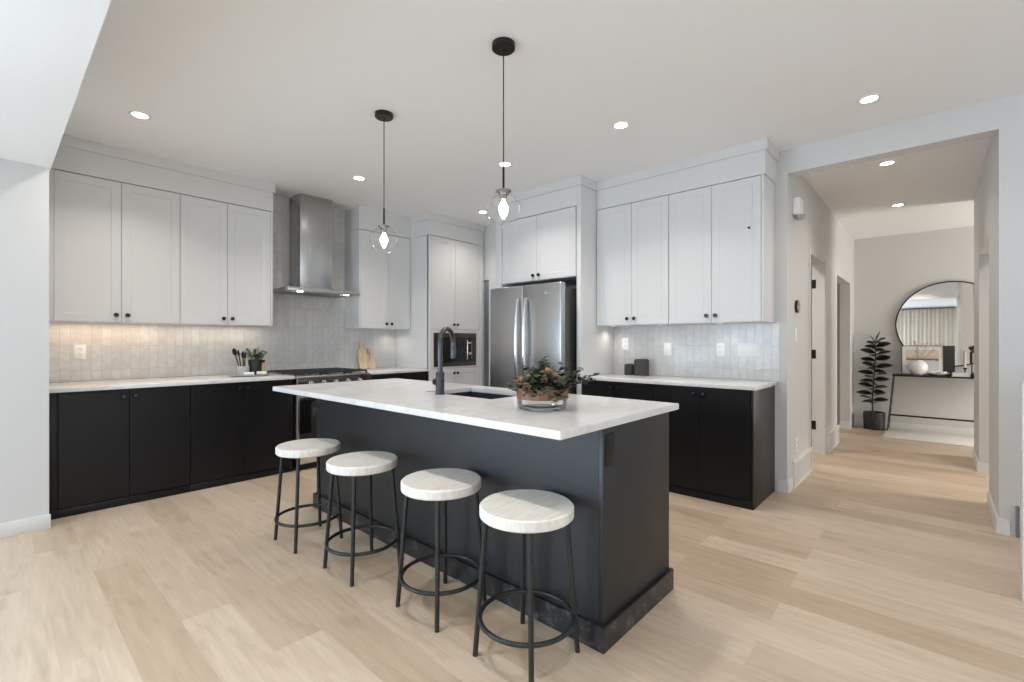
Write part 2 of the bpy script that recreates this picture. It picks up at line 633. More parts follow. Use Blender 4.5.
def B():
    return bmesh.new()


def tag(o, label, cat, group=None):
    o['label'] = label
    o['category'] = cat
    if group:
        o['group'] = group
    return o


def thing(name, label, cat, loc=(0, 0, 0), rotz=0.0, group=None):
    o = bpy.data.objects.new(name, None)
    o.empty_display_size = 0.1
    C.objects.link(o)
    o.location = loc
    o.rotation_euler = (0, 0, rotz)
    return tag(o, label, cat, group)


def struct(name, bm, m, parent=None):
    o = obj(name, bm, m, parent)
    if parent is None:
        o['kind'] = 'structure'
    return o


def bx(*a, **k):
    b = B()
    box(b, *a, **k)
    return b


def copy_tree(root):
    r = root.copy()
    C.objects.link(r)
    for ch in list(root.children):
        c = ch.copy()
        C.objects.link(c)
        c.parent = r
        for g in list(ch.children):
            d = g.copy()
            C.objects.link(d)
            d.parent = c
    return r


# ------------------------------------------------------------------ the room
CEIL = 2.885
XF = 4.486      # face of the fridge wall
YR = 5.40       # face of the range wall
struct('floor', bx(-4.2, 9.1, -5.2, 5.7, -0.12, 0.0), M['floor'])
b = B()
box(b, 0.285, 4.75, -5.2, 5.7, CEIL, CEIL + 0.12)
struct('ceiling', b, M['ceiling'])
struct('ceiling_lowered', bx(-4.2, 0.285, -5.2, 4.62, 2.46, CEIL + 0.12), M['ceiling'])
struct('ceiling_hallway', bx(4.62, 9.1, -2.8, 3.0, 2.83, CEIL + 0.12), M['ceiling'])

struct('wall_range', bx(0.13, 5.45, YR, YR + 0.15, 0, CEIL), M['wall'])
b = B()
box(b, -1.6, 0.275, 4.50, 4.62, 0, 2.46)
box(b, -4.0, -3.9, 4.50, 4.62, 0, 2.46)
box(b, -3.9, -1.6, 4.50, 4.62, 0, 0.24)
box(b, -3.9, -1.6, 4.50, 4.62, 2.38, 2.46)
box(b, 0.13, 0.275, 4.62, YR, 0, CEIL)
struct('wall_left_return', b, M['wall'])
struct('baseboard_left_return', bx(-4.0, 0.283, 4.485, 4.50, 0, 0.095, bev=0.003), M['trim'])
struct('wall_fridge', bx(XF, XF + 0.134, 0.93, 3.72, 0, CEIL), M['wall'])
b = B()      # pantry wall past the fridge, with its doorway
box(b, 4.63, 4.75, 3.60, 4.598, 0, CEIL)
box(b, 4.63, 4.75, 4.598, YR, 2.13, CEIL)
struct('wall_pantry', b, M['wall'])
struct('wall_pantry_back', bx(5.35, 5.45, 2.72, 5.7, 0, CEIL), M['wall'])
struct('wall_header', bx(XF, XF + 0.134, -0.31, 0.93, 2.685, CEIL), M['wall'])
struct('wall_right', bx(XF, XF + 0.134, -5.2, -0.31, 0, CEIL), M['wall'])
b = B()      # hallway left wall with two openings
for x0, x1, z0 in ((XF + 0.134, 5.45, 0), (5.45, 6.33, 2.15), (6.33, 7.17, 0), (7.17, 8.39, 2.12), (8.39, 8.85, 0)):
    box(b, x0, x1, 0.93, 1.055, z0, 2.83)
struct('wall_hallway_left', b, M['wall'])
b = B()      # hallway right wall with one opening
for x0, x1, z0 in ((XF + 0.134, 5.27, 0), (5.27, 6.44, 2.11), (6.44, 7.25, 0)):
    box(b, x0, x1, -0.435, -0.31, z0, 2.83)
struct('wall_hallway_right', b, M['wall'])
struct('wall_hallway_end', bx(8.85, 9.0, -2.8, 3.0, 0, 2.83), M['wall'])
b = B()      # entry wall with the glazed front door opening
for x0, x1, z0, z1 in ((4.62, 7.35, 0, 2.83), (8.45, 8.85, 0, 2.83), (7.35, 8.45, 2.4, 2.83), (7.35, 8.45, 0, 0.3)):
    box(b, x0, x1, -2.55, -2.43, z0, z1)
struct('wall_entry', b, M['wall'])
struct('wall_mudroom', bx(4.62, 8.85, 2.6, 2.72, 0, 2.83), M['wall'])

# baseboards
b = B()
box(b, XF - 0.012, XF, 0.93, 0.998, 0, 0.10)
box(b, XF - 0.012, 4.655, 0.918, 0.93, 0, 0.10)
struct('baseboard_hallway_corner', b, M['trim'])
struct('baseboard_hallway_far', bx(8.378, 8.39, 0.918, 1.055, 0, 0.10), M['trim'])
b = B()
box(b, XF, 5.27, -0.31, -0.298, 0, 0.10)
box(b, XF - 0.012, XF, -0.36, -0.298, 0, 0.10)
box(b, 6.44, 7.25, -0.31, -0.298, 0, 0.10)
box(b, 6.428, 6.44, -0.435, -0.298, 0, 0.10)
struct('baseboard_hallway_right', b, M['trim'])
struct('baseboard_hallway_end', bx(8.838, 8.85, -2.4, 1.055, 0, 0.10), M['trim'])
struct('baseboard_right', bx(XF - 0.012, XF, -5.0, -0.50, 0, 0.10), M['trim'])

# casing and hinged jamb of the first hallway door
fr = struct('door_1', bx(6.31, 6.345, 0.93, 1.058, 0, 2.15), M['trim'])
obj('door_casing', bx(5.40, 5.45, 0.922, 0.93, 0.232, 2.19, bev=0.002), M['trim'], fr)
obj('door_casing', bx(6.33, 6.39, 0.922, 0.93, 0.0, 2.19, bev=0.002), M['trim'], fr)
for z in (0.27, 1.08, 1.88):
    obj('hinge', bx(6.306, 6.312, 1.018, 1.060, z, z + 0.10, bev=0.002), M['black_plastic'], fr)

# half wall end at the right edge of the view
struct('trim_1', bx(3.39, 3.50, -1.8, -0.315, 0, 1.07, bev=0.003), M['trim'])

# living room walls with windows (behind and left of the camera)
b = B()
for y0, y1, z0, z1 in ((-5.2, -3.5, 0, 2.46), (-0.66, 1.6, 0, 2.46), (4.2, 4.62, 0, 2.46), (1.6, 4.2, 2.38, 2.46), (1.6, 4.2, 0, 0.24), (-3.5, -0.66, 2.38, 2.46), (-3.5, -0.66, 0, 0.24)):
    box(b, -4.2, -4.0, y0, y1, z0, z1)
struct('wall_left', b, M['wall'])
b = B()
for x0, x1, z0, z1 in ((-4.0, -3.2, 0, 2.46), (3.6, XF, 0, CEIL), (-3.2, 3.6, 2.42, CEIL), (-3.2, 3.6, 0, 0.12)):
    box(b, x0, x1, -5.2, -5.0, z0, z1)
struct('wall_back', b, M['wall'])


def window(n, along, fixed, a0, a1, z0, z1, cols):
    w = (a1 - a0)
    fb = B()
    gb = B()

    def bar(p0, p1, q0, q1, d=0.03, tgt=fb):
        if along == 'Y':
            box(tgt, fixed - d, fixed + d, p0, p1, q0, q1)
        else:
            box(tgt, p0, p1, fixed - d, fixed + d, q0, q1)
    bar(a0, a1, z0, z0 + 0.05)
    bar(a0, a1, z1 - 0.05, z1)
    for i in range(cols + 1):
        c = a0 + w * i / cols
        bar(max(a0, c - 0.025), min(a1, c + 0.025), z0 + 0.05, z1 - 0.05)
    f = struct('window_%d' % n, fb, M['trim'])
    bar(a0 + 0.03, a1 - 0.03, z0 + 0.05, z1 - 0.05, 0.003, gb)
    obj('pane', gb, M['pane'], f)


window(1, 'X', 4.56, -3.9, -1.6, 0.24, 2.38, 2)
window(5, 'Y', -4.03, 1.6, 4.2, 0.24, 2.38, 2)
window(4, 'Y', -4.03, -3.5, -0.66, 0.24, 2.38, 2)
window(2, 'X', -5.03, -3.2, 3.6, 0.12, 2.42, 4)
window(3, 'X', -2.49, 7.35, 8.45, 0.3, 2.4, 1)

# tiled backsplashes
struct('wall_tile_left', bx(0.277, 1.952, YR - 0.012, YR, 0.936, 1.4325), M['tile_x'])
struct('wall_tile_range', bx(1.952, 2.923, YR - 0.012, YR, 0.80, CEIL), M['tile_x'])
struct('wall_tile_corner', bx(2.923, 3.66, YR - 0.012, YR, 0.936, 1.4325), M['tile_x'])
struct('wall_tile_side', bx(XF - 0.012, XF, 0.992, 2.565, 0.936, 1.4325), M['tile_y'])
obj_t = struct('trim_2', bx(XF - 0.014, XF, 0.984, 0.992, 0.935, 1.44), M['trim'])


# ------------------------------------------------------------------ cabinets
def shaker(w, h, t=0.02, stile=0.062, deep=0.003):
    """door panel, local x 0..w, z 0..h, front at y=-t, back at y=0"""
    b = B()
    v = {}
    fr = -t
    xs = [0, stile, w - stile, w]
    zs = [0, stile, h - stile, h]
    c = 0.0035
    f1 = [b.verts.new((x, fr, z)) for x, z in ((0.001, 0.001), (w - 0.001, 0.001), (w - 0.001, h - 0.001), (0.001, h - 0.001))]
    f2 = [b.verts.new((x, fr, z)) for x, z in ((stile, stile), (w - stile, stile), (w - stile, h - stile), (stile, h - stile))]
    f3 = [b.verts.new((x, fr + deep, z)) for x, z in ((stile + c, stile + c), (w - stile - c, stile + c), (w - stile - c, h - stile - c), (stile + c, h - stile - c))]
    s = [b.verts.new((x, fr + 0.001, z)) for x, z in ((0, 0), (w, 0), (w, h), (0, h))]
    k = [b.verts.new((x, 0, z)) for x, z in ((0, 0), (w, 0), (w, h), (0, h))]
    for i in range(4):
        j = (i + 1) % 4
        b.faces.new((f1[i], f1[j], f2[j], f2[i]))
        b.faces.new((f2[i], f2[j], f3[j], f3[i]))
        b.faces.new((s[i], s[j], f1[j], f1[i]))
        b.faces.new((k[i], k[j], s[j], s[i]))
    b.faces.new(f3)
    b.faces.new(k[::-1])
    bmesh.ops.recalc_face_normals(b, faces=b.faces[:])
    return b


def slab(w, h, t=0.02):
    b = B()
    box(b, 0, w, -t, 0, 0, h, bev=0.0015)
    return b


def knob_mesh():
    b = B()
    lathe(b, [(0, 0), (0.0075, 0), (0.0062, 0.010), (0.0075, 0.014), (0.0168, 0.018), (0.0178, 0.024), (0.015, 0.029), (0, 0.031)], 20, axis='-Y')
    return b


G = 0.0018


def add_door(root, x0, x1, z0, z1, m, knob=None, name='door', flat=False):
    d = obj(name, (slab if flat else shaker)(x1 - x0 - 2 * G, z1 - z0 - 2 * G), m, root, (x0 + G, 0, z0 + G), smooth=False)
    if knob:
        obj('knob', knob_mesh(), M['knob'], d, (knob[0] - x0 - G, -0.02, knob[1] - z0 - G))
    return d


def cabinet(name, label, cat, loc, rotz, group, x0, x1, z0, z1, depth, doors, m, kz, toe=False, fillers=(), knob_off=0.037):
    """local frame: x along the run, doors face -y, carcass from y=0 to depth; empty stands at loc"""
    t = thing(name, label, cat, loc, rotz, group)
    obj('body', bx(x0, x1, 0.0, depth, z0, z1), m, t, smooth=False)
    if toe:
        obj('toe_kick', bx(x0, x1, -0.019, 0.0, 0.0, 0.060, bev=0.001), m, t)
    for i, (a, c, side) in enumerate(doors):
        kx = c - knob_off if side == 'R' else a + knob_off
        add_door(t, a, c, z0 + (0.064 if toe else 0.002), z1 - (0.012 if toe else 0.002), m, (kx, kz), flat=toe)
    for a, c in fillers:
        obj('filler', bx(a, c, -0.019, 0.0, z0 + (0.061 if toe else 0.0), z1, bev=0.001), m, t)
    return t


UB, UT = 1.433, 2.605        # upper doors bottom / top
gU, gL = 'white upper wall cabinets', 'black base cabinets'
UD = YR - 5.08
# range wall uppers (left of the hood)
cabinet('upper_cabinet', 'white two-door upper cabinet at the far left against the blue-grey wall return', 'cabinet',
        (0, 5.08, 0), 0, gU, 0.276, 1.152, UB, UT, UD - 0.002, [(0.335, 0.742, 'R'), (0.742, 1.152, 'L')], M['white'], UB + 0.06, fillers=[(0.276, 0.335)])
cabinet('upper_cabinet', 'white two-door upper cabinet just left of the steel range hood', 'cabinet',
        (0, 5.08, 0), 0, gU, 1.153, 1.950, UB, UT, UD - 0.002, [(1.153, 1.534, 'R'), (1.534, 1.928, 'L')], M['white'], UB + 0.06, fillers=[(1.929, 1.950)])
cabinet('upper_cabinet', 'white two-door upper cabinet between the range hood and the tall microwave cabinet', 'cabinet',
        (0, 5.08, 0), 0, gU, 2.925, 3.658, UB, UT, UD - 0.002, [(2.945, 3.325, 'R'), (3.325, 3.655, 'L')], M['white'], UB + 0.06, fillers=[(2.925, 2.944)])
# fridge wall uppers; local x runs toward the camera (-Y), origin at y = 2.563
RZ = R(-90)
XU = 4.142
c1 = cabinet('upper_cabinet', 'white two-door upper cabinet beside the fridge panel, above the two dark canisters', 'cabinet',
             (XU, 2.563, 0), RZ, gU, 0.0, 0.762, UB, UT, XF - XU - 0.002, [(0.004, 0.391, 'R'), (0.391, 0.760, 'L')], M['white'], UB + 0.06)
c2 = cabinet('upper_cabinet', 'white two-door upper cabinet nearest the hallway, small black mark on its right door', 'cabinet',
             (XU, 2.563, 0), RZ, gU, 0.763, 1.546, UB, UT, XF - XU - 0.002, [(0.763, 1.139, 'R'), (1.139, 1.526, 'L')], M['white'], UB + 0.06, fillers=[(1.527, 1.546)])
b = B()
prism(b, [(-0.013, 0.0), (0.010, 0.013), (0.013, -0.012)], -0.022, -0.0146)
obj('bumper', b, M['black_plastic'], c2, (2.563 - 1.131, 0, 2.196))

# crown boards and friezes above the uppers (one continuous run each)
b = B()
box(b, 0.276, 1.955, 5.062, YR, UT + 0.004, 2.80)
box(b, 0.276, 1.972, 5.045, YR, 2.80, CEIL)
struct('trim_3', b, M['white'])
b = B()
box(b, 2.925, 3.66, 5.062, YR, UT + 0.004, CEIL)
struct('trim_4', b, M['white'])
b = B()
box(b, 4.126, XF, 1.008, 2.565, UT + 0.004, 2.80)
box(b, 4.112, XF, 0.990, 2.565, 2.80, CEIL)
struct('trim_5', b, M['white'])

# base cabinets, range wall
BY = 4.71
cabinet('base_cabinet', 'black two-door base cabinet at the far left beside the wall return', 'cabinet',
        (0, BY, 0), 0, gL, 0.277, 1.142, 0, 0.905, YR - BY - 0.002, [(0.332, 0.736, 'R'), (0.736, 1.142, 'L')], M['dark'], 0.845, toe=True, fillers=[(0.277, 0.332)])
cabinet('base_cabinet', 'black two-door base cabinet immediately left of the range, under the utensil tray', 'cabinet',
        (0, BY, 0), 0, gL, 1.143, 1.996, 0, 0.905, YR - BY - 0.002, [(1.143, 1.552, 'R'), (1.552, 1.956, 'L')], M['dark'], 0.845, toe=True, fillers=[(1.957, 1.996)])
cabinet('base_cabinet', 'black base cabinet between the range and the tall microwave cabinet', 'cabinet',
        (0, BY, 0), 0, gL, 2.826, 3.658, 0, 0.905, YR - BY - 0.002, [(2.83, 3.24, 'R'), (3.24, 3.655, 'L')], M['dark'], 0.70, toe=True)
# base cabinets, fridge wall
BX = 3.874
cabinet('base_cabinet', 'black two-door base cabinet beside the fridge panel, under the dark canisters', 'cabinet',
        (BX, 2.563, 0), RZ, gL, 0.0, 0.738, 0, 0.905, XF - BX - 0.002, [(0.004, 0.362, 'R'), (0.362, 0.737, 'L')], M['dark'], 0.845, toe=True)
c = cabinet('base_cabinet', 'black two-door base cabinet nearest the hallway with exposed end panel', 'cabinet',
            (BX, 2.563, 0), RZ, gL, 0.739, 1.522, 0, 0.905, XF - BX - 0.002, [(0.739, 1.134, 'R'), (1.134, 1.521, 'L')], M['dark'], 0.845, toe=True)
obj('end_panel', bx(1.523, 1.541, -0.02, XF - BX - 0.002, 0, 0.905, bev=0.001), M['dark'], c)

# countertops
tag(obj('countertop', bx(0.277, 2.004, 4.665, YR - 0.013, 0.906, 0.935, bev=0.002), M['quartz']), 'white quartz countertop left of the range along the tiled wall', 'countertop', 'white quartz countertops')
tag(obj('countertop', bx(2.818, 3.658, 4.665, YR - 0.013, 0.906, 0.935, bev=0.002), M['quartz']), 'short white quartz countertop right of the range under the cutting boards', 'countertop', 'white quartz countertops')
tag(obj('countertop', bx(3.83, XF - 0.014, 0.997, 2.563, 0.906, 0.935, bev=0.002), M['quartz']), 'white quartz countertop on the right wall run with the dark canisters', 'countertop', 'white quartz countertops')

# tall cabinet with the microwave
TY = 4.70
t = thing('tall_cabinet', 'white floor-to-ceiling cabinet housing the built-in microwave', 'cabinet', (0, TY, 0))
b = B()
TX0, TX1 = 3.661, 4.612
D = YR - TY - 0.002
box(b, TX0, TX0 + 0.02, 0, D, 0, UT)
box(b, TX1 - 0.02, TX1, 0, D, 0, UT)
box(b, TX0 + 0.02, TX1 - 0.02, 0.02, D, 0, 0.95)
box(b, TX0 + 0.02, TX1 - 0.02, 0.02, D, 1.39, UT)
box(b, TX0 + 0.02, TX1 - 0.02, D - 0.02, D, 0.95, 1.39)
obj('body', b, M['white'], t, smooth=False)
b = B()
box(b, TX0, 3.684, -0.02, 0.02, 0, UT, bev=0.001)
box(b, 4.525, TX1, -0.02, 0.02, 0, UT, bev=0.001)
box(b, 3.684, 3.732, -0.018, 0.02, 0.93, 1.431)
box(b, 4.466, 4.525, -0.018, 0.02, 0.93, 1.431)
box(b, 3.732, 4.466, -0.018, 0.02, 0.93, 0.952)
box(b, 3.732, 4.466, -0.018, 0.02, 1.388, 1.431)
obj('face_frame', b, M['white'], t)
for a, cc, sd in ((3.685, 4.085, 'R'), (4.085, 4.524, 'L')):
    kx = cc - 0.03 if sd == 'R' else a + 0.03
    add_door(t, a, cc, 1.434, UT - 0.002, M['white'], (kx, 1.495))
    add_door(t, a, cc, 0.11, 0.927, M['white'], (kx, 0.865))
obj('toe_kick', bx(3.685, 4.524, -0.015, 0.02, 0, 0.108), M['white'], t)
b = B()
box(b, TX0, TX1, 4.685, YR, UT + 0.004, 2.80)
box(b, TX0 - 0.022, TX1, 4.662, YR, 2.80, CEIL)
struct('trim_6', b, M['white'])

# built-in microwave
t = thing('microwave', 'built-in microwave with dark glass door in the tall white cabinet', 'microwave', (4.099, TY - 0.02, 0.955))
W2 = 0.361
obj('trim_frame', (lambda b: (box(b, -W2, W2, -0.006, 0.01, 0.0, 0.052, bev=0.002), box(b, -W2, W2, -0.006, 0.01, 0.374, 0.428, bev=0.002),
                             box(b, -W2, -0.29, -0.006, 0.01, 0.052, 0.374), box(b, 0.31, W2, -0.006, 0.01, 0.052, 0.374), b)[-1])(B()), M['steel_brown'], t)
obj('body', bx(-0.29, 0.31, 0.01, 0.38, 0.052, 0.374), M['black_plastic'], t)
d = obj('door', bx(-0.29, 0.19, -0.012, 0.01, 0.054, 0.372, bev=0.003), M['black_glass'], t)
b = B()
tube(b, [(0.165, -0.012, 0.09), (0.165, -0.04, 0.09), (0.165, -0.045, 0.11), (0.165, -0.045, 0.31), (0.165, -0.04, 0.33), (0.165, -0.012, 0.33)], 0.009, 10)
obj('handle', b, M['steel_bright'], d)
cp = obj('control_panel', bx(0.192, 0.31, -0.010, 0.01, 0.054, 0.372, bev=0.002), M['black_glass'], t)
b = B()
box(b, 0.268, 0.278, -0.014, -0.009, 0.09, 0.33, bev=0.001)
obj('trim_strip', b, M['nickel'], cp)
b = B()
lathe(b, [(0, 0), (0.022, 0), (0.020, 0.016), (0, 0.018)], 24, axis='-Y')
obj('dial', b, M['steel_bright'], cp, (0.232, -0.010, 0.16))
obj('display', bx(0.21, 0.255, -0.0125, -0.009, 0.29, 0.312), mat('display_grey', (0.5, 0.5, 0.5), 0.3), cp)

# refrigerator and its enclosure
tag(obj('fridge_panel', bx(3.85, XF - 0.002, 2.566, 2.615, 0, CEIL - 0.085, bev=0.001), M['white']), 'tall white side panel right of the refrigerator', 'panel', 'white panels enclosing the refrigerator')
tag(obj('fridge_panel', bx(3.85, XF - 0.002, 3.625, 3.715, 0, CEIL - 0.085, bev=0.001), M['white']), 'tall white side panel left of the refrigerator', 'panel', 'white panels enclosing the refrigerator')
b = B()
box(b, 3.85, XF, 2.616, 3.624, UT + 0.004, CEIL - 0.085)
box(b, 3.83, XF, 2.552, 3.735, CEIL - 0.085, CEIL)
struct('trim_7', b, M['white'])
cabinet('upper_cabinet', 'white two-door upper cabinet directly above the refrigerator', 'cabinet', (3.87, 3.624, 0), RZ, gU,
        0.0, 1.008, 1.915, UT, XF - 3.872, [(0.012, 0.505, 'R'), (0.505, 0.998, 'L')], M['white'], 1.97)

t = thing('refrigerator', 'stainless steel french-door refrigerator in the white enclosure', 'refrigerator', (3.655, 3.14, 0), RZ)
HW = 0.478       # half width; local x -HW (far) .. HW (near)
obj('body', bx(-HW + 0.008, HW - 0.008, 0.085, 0.80, 0.02, 1.80, bev=0.004), M['steel_dark'], t)
for s in (-1, 1):
    x0, x1 = (-HW, -0.003) if s < 0 else (0.003, HW)
    d = obj('door', bx(x0, x1, 0.0, 0.08, 0.745, 1.848, bev=0.012, seg=4), M['steel_v'], t)
    hx = s * 0.052
    pts = [(hx, 0.0, 0.83)] + [(hx + s * 0.0, -0.028 - 0.030 * math.sin(PI * i / 12), 0.83 + (1.70 - 0.83) * i / 12) for i in range(13)] + [(hx, 0.0, 1.70)]
    b = B()
    tube(b, pts, 0.019, 14)
    obj('handle', b, M['steel_bright'], d)
    if s > 0:
        b = B()
        box(b, 0.275, 0.315, -0.0015, 0.001, 1.745, 1.757)
        box(b, 0.33, 0.375, -0.0015, 0.001, 1.748, 1.758)
        obj('badge', b, M['grey_plastic'], d)
d = obj('freezer_drawer', bx(-HW, HW, 0.0, 0.08, 0.07, 0.735, bev=0.012, seg=4), M['steel_v'], t)
b = B()
tube(b, [(-0.36, 0, 0.66), (-0.36, -0.05, 0.66), (0.36, -0.05, 0.66), (0.36, 0, 0.66)], 0.013, 12)
obj('handle', b, M['steel_bright'], d)
obj('kick_plate', bx(-HW + 0.01, HW - 0.01, 0.03, 0.08, 0.0, 0.065), M['black_plastic'], t)

# ------------------------------------------------------------------ range and hood
RC = 2.411
t = thing('range', 'stainless steel gas range with black grates between the base cabinets', 'stove', (RC, 4.625, 0))
W2 = 0.402
obj('body', bx(-W2, W2, 0.03, 0.76, 0.06, 0.905), M['steel'], t, smooth=False)
cp = obj('control_panel', bx(-W2, W2, -0.01, 0.05, 0.80, 0.918, bev=0.006), M['steel_brown'], t)
for i in range(5):
    b = B()
    lathe(b, [(0, 0), (0.023, 0), (0.022, 0.006), (0.019, 0.008), (0.018, 0.032), (0.015, 0.036), (0, 0.036)], 24, axis='-Y')
    box(b, -0.004, 0.004, -0.042, -0.034, -0.016, 0.016, bev=0.001)
    obj('knob', b, M['steel_bright'], cp, (-0.27 + 0.132 * i, -0.01, 0.862))
dr = obj('oven_door', bx(-W2 + 0.004, W2 - 0.004, -0.005, 0.03, 0.22, 0.79, bev=0.004), M['steel'], t)
obj('window', bx(-W2 + 0.02, W2 - 0.02, -0.008, 0.0, 0.24, 0.72, bev=0.002), M['black_glass'], dr)
b = B()
tube(b, [(-0.33, 0, 0.745), (-0.33, -0.05, 0.745), (0.33, -0.05, 0.745), (0.33, 0, 0.745)], 0.011, 12)
obj('handle', b, M['steel_bright'], dr)
obj('warming_drawer', bx(-W2 + 0.004, W2 - 0.004, -0.005, 0.03, 0.075, 0.212, bev=0.004), M['steel_bright'], t)
obj('kick_plate', bx(-W2 + 0.02, W2 - 0.02, 0.05, 0.09, 0.0, 0.06), M['black_plastic'], t)
obj('side_trim', bx(-W2 - 0.006, -W2, -0.006, 0.02, 0.06, 0.915), M['steel_bright'], t)
ct = obj('cooktop', bx(-W2, W2, 0.03, 0.765, 0.905, 0.930, bev=0.003), M['steel'], t)
for gx in (-0.265, 0.0, 0.265):
    b = B()
    x0, x1, y0, y1 = gx - 0.128, gx + 0.128, 0.075, 0.735
    zt = 0.962
    for xx in (x0, gx, x1):
        box(b, xx - 0.007, xx + 0.007, y0, y1, zt - 0.014, zt, bev=0.002)
    for yy in (y0, 0.24, 0.405, 0.57, y1):
        box(b, x0, x1, yy - 0.007, yy + 0.007, zt - 0.014, zt, bev=0.002)
    for xx in (x0, x1):
        for yy in (y0, y1):
            box(b, xx - 0.007, xx + 0.007, yy - 0.007, yy + 0.007, 0.930, zt - 0.012)
    obj('grate', b, M['iron'], t)
    for yy in (0.24, 0.57):
        b = B()
        lathe(b, [(0, 0.93), (0.045, 0.93), (0.045, 0.938), (0.032, 0.940), (0.032, 0.947), (0, 0.947)], 24, (gx, yy, 0))
        obj('burner', b, M['iron'], ct)

t = thing('range_hood', 'stainless steel chimney range hood on the tiled wall above the range', 'range hood', (2.438, YR - 0.013, 1.80))
b = B()
z1 = 0.038
box(b, -0.402, 0.402, -0.49, 0.0, 0.0, z1, bev=0.003)
# low pyramid between canopy and chimney
t4 = bmesh.new()
lo = [t4.verts.new(p) for p in ((-0.395, -0.482, z1 - 0.002), (0.395, -0.482, z1 - 0.002), (0.395, 0, z1 - 0.002), (-0.395, 0, z1 - 0.002))]
hi = [t4.verts.new(p) for p in ((-0.19, -0.275, z1 + 0.022), (0.19, -0.275, z1 + 0.022), (0.19, 0, z1 + 0.022), (-0.19, 0, z1 + 0.022))]
for i in range(4):
    j = (i + 1) % 4
    t4.faces.new((lo[i], lo[j], hi[j], hi[i]))
t4.faces.new(hi)
join(b, t4)
cn = obj('canopy', b, M['steel'], t)
obj('chimney', bx(-0.183, 0.183, -0.268, 0.0, z1 + 0.02, CEIL - 1.80, bev=0.003), M['steel'], t)
b = B()
for i in range(2):
    x0 = -0.36 + 0.365 * i
    for k in range(9):
        box(b, x0 + 0.04 * k, x0 + 0.04 * k + 0.022, -0.40, -0.06, -0.004, 0.001)
obj('filter', b, M['nickel'], cn)
for s in (-1, 1):
    b = B()
    lathe(b, [(0, -0.004), (0.028, -0.004), (0.030, 0.001), (0, 0.001)], 24, (s * 0.26, -0.44, 0))
    obj('lamp', b, M['lens'], cn)

# ------------------------------------------------------------------ island
IX0, IX1, IY0, IY1 = 1.69, 2.335, 1.018, 3.548
t = thing('kitchen_island', 'long black kitchen island with scuffed plinth under white quartz', 'kitchen island', (2.0, 2.28, 0))
ox, oy = 2.0, 2.28
b = B()
box(b, IX0 - ox, IX1 - ox, IY0 + 0.02 - oy, IY1 - 0.02 - oy, 0.0, 0.66)
holed_slab(b, (IX0 - ox, IX1 - ox, IY0 + 0.02 - oy, IY1 - 0.02 - oy), (1.892 - ox, 2.331 - ox, 1.85 - oy, 2.515 - oy), 0.66, 0.912, bev=0.0005)
obj('body', b, M['island'], t, smooth=False)
obj('end_panel', bx(IX0 - ox, IX1 - ox, IY0 - oy, IY0 + 0.02 - oy, 0, 0.912, bev=0.001), M['island'], t)
obj('end_panel', bx(IX0 - ox, IX1 - ox, IY1 - 0.02 - oy, IY1 - oy, 0, 0.912, bev=0.001), M['island'], t)
b = B()
p = 0.02
holed_slab(b, (IX0 - p - ox, IX1 + p - ox, IY0 - p + 0.004 - oy, IY1 + p - oy), (IX0 - ox, IX1 - ox, IY0 - oy, IY1 - oy), 0, 0.105, bev=0.002)
obj('plinth', b, M['plinth'], t)
b = B()
holed_slab(b, (1.385, 2.443, 1.010, 3.600), (1.908, 2.318, 1.875, 2.49), 0.913, 0.945, bev=0.003)
tag(obj('island_countertop', b, M['quartz']), 'large white quartz island top with sink cutout, overhanging the stools', 'countertop', 'white quartz countertops')
# sink
t = thing('sink', 'dark undermount sink set in the island top', 'sink', (2.113, 2.1825, 0.70))
b = B()
x0, x1, y0, y1 = -0.214, 0.214, -0.316, 0.316
w = 0.008
box(b, x0, x1, y0, y1, 0, w)
box(b, x0, x0 + w, y0, y1, w, 0.211)
box(b, x1 - w, x1, y0, y1, w, 0.211)
box(b, x0 + w, x1 - w, y0, y0 + w, w, 0.211)
box(b, x0 + w, x1 - w, y1 - w, y1, w, 0.211)
obj('basin', b, M['sink'], t, smooth=False)
b = B()
lathe(b, [(0, 0.008), (0.043, 0.008), (0.045, 0.012), (0.03, 0.013), (0.028, 0.010), (0, 0.010)], 24)
obj('drain', b, M['gunmetal'], t)
# faucet
t = thing('faucet', 'tall gunmetal gooseneck faucet on the island behind the sink', 'faucet', (1.872, 2.285, 0.9455))
b = B()
lathe(b, [(0, 0), (0.0295, 0), (0.0295, 0.006), (0.0265, 0.010), (0.0265, 0.135), (0.022, 0.141), (0, 0.141)], 28)
obj('base', b, M['gunmetal'], t)
b = B()
rad = 0.095
ang = R(24)
ax = Vector((math.cos(ang), math.sin(ang), 0))
pts = [Vector((0, 0, 0.135 + 0.178 * i / 6)) for i in range(7)]
for i in range(1, 15):
    a = PI - PI * i / 14
    pts.append(ax * (rad + rad * math.cos(a)) + Vector((0, 0, 0.313 + rad * math.sin(a))))
pts.append(ax * 2 * rad + Vector((0, 0, 0.285)))
tube(b, pts, 0.0155, 16)
sp = obj('spout', b, M['gunmetal'], t)
b = B()
e = ax * 2 * rad
tube(b, [e + Vector((0, 0, 0.295)), e + Vector((0, 0, 0.285)), e + Vector((0, 0, 0.235)), e + Vector((0, 0, 0.215))], [0.0165, 0.0185, 0.0185, 0.0165], 16)
obj('spray_head', b, M['gunmetal'], sp)
b = B()
tube(b, [(0, 0.02, 0.075), (0, 0.052, 0.075)], 0.021, 20)
obj('handle', b, M['bronze'], t)
b = B()
tube(b, [(0, -0.026, 0.085), (0, -0.036, 0.085)], 0.006, 10)
obj('button', b, M['gunmetal'], t)

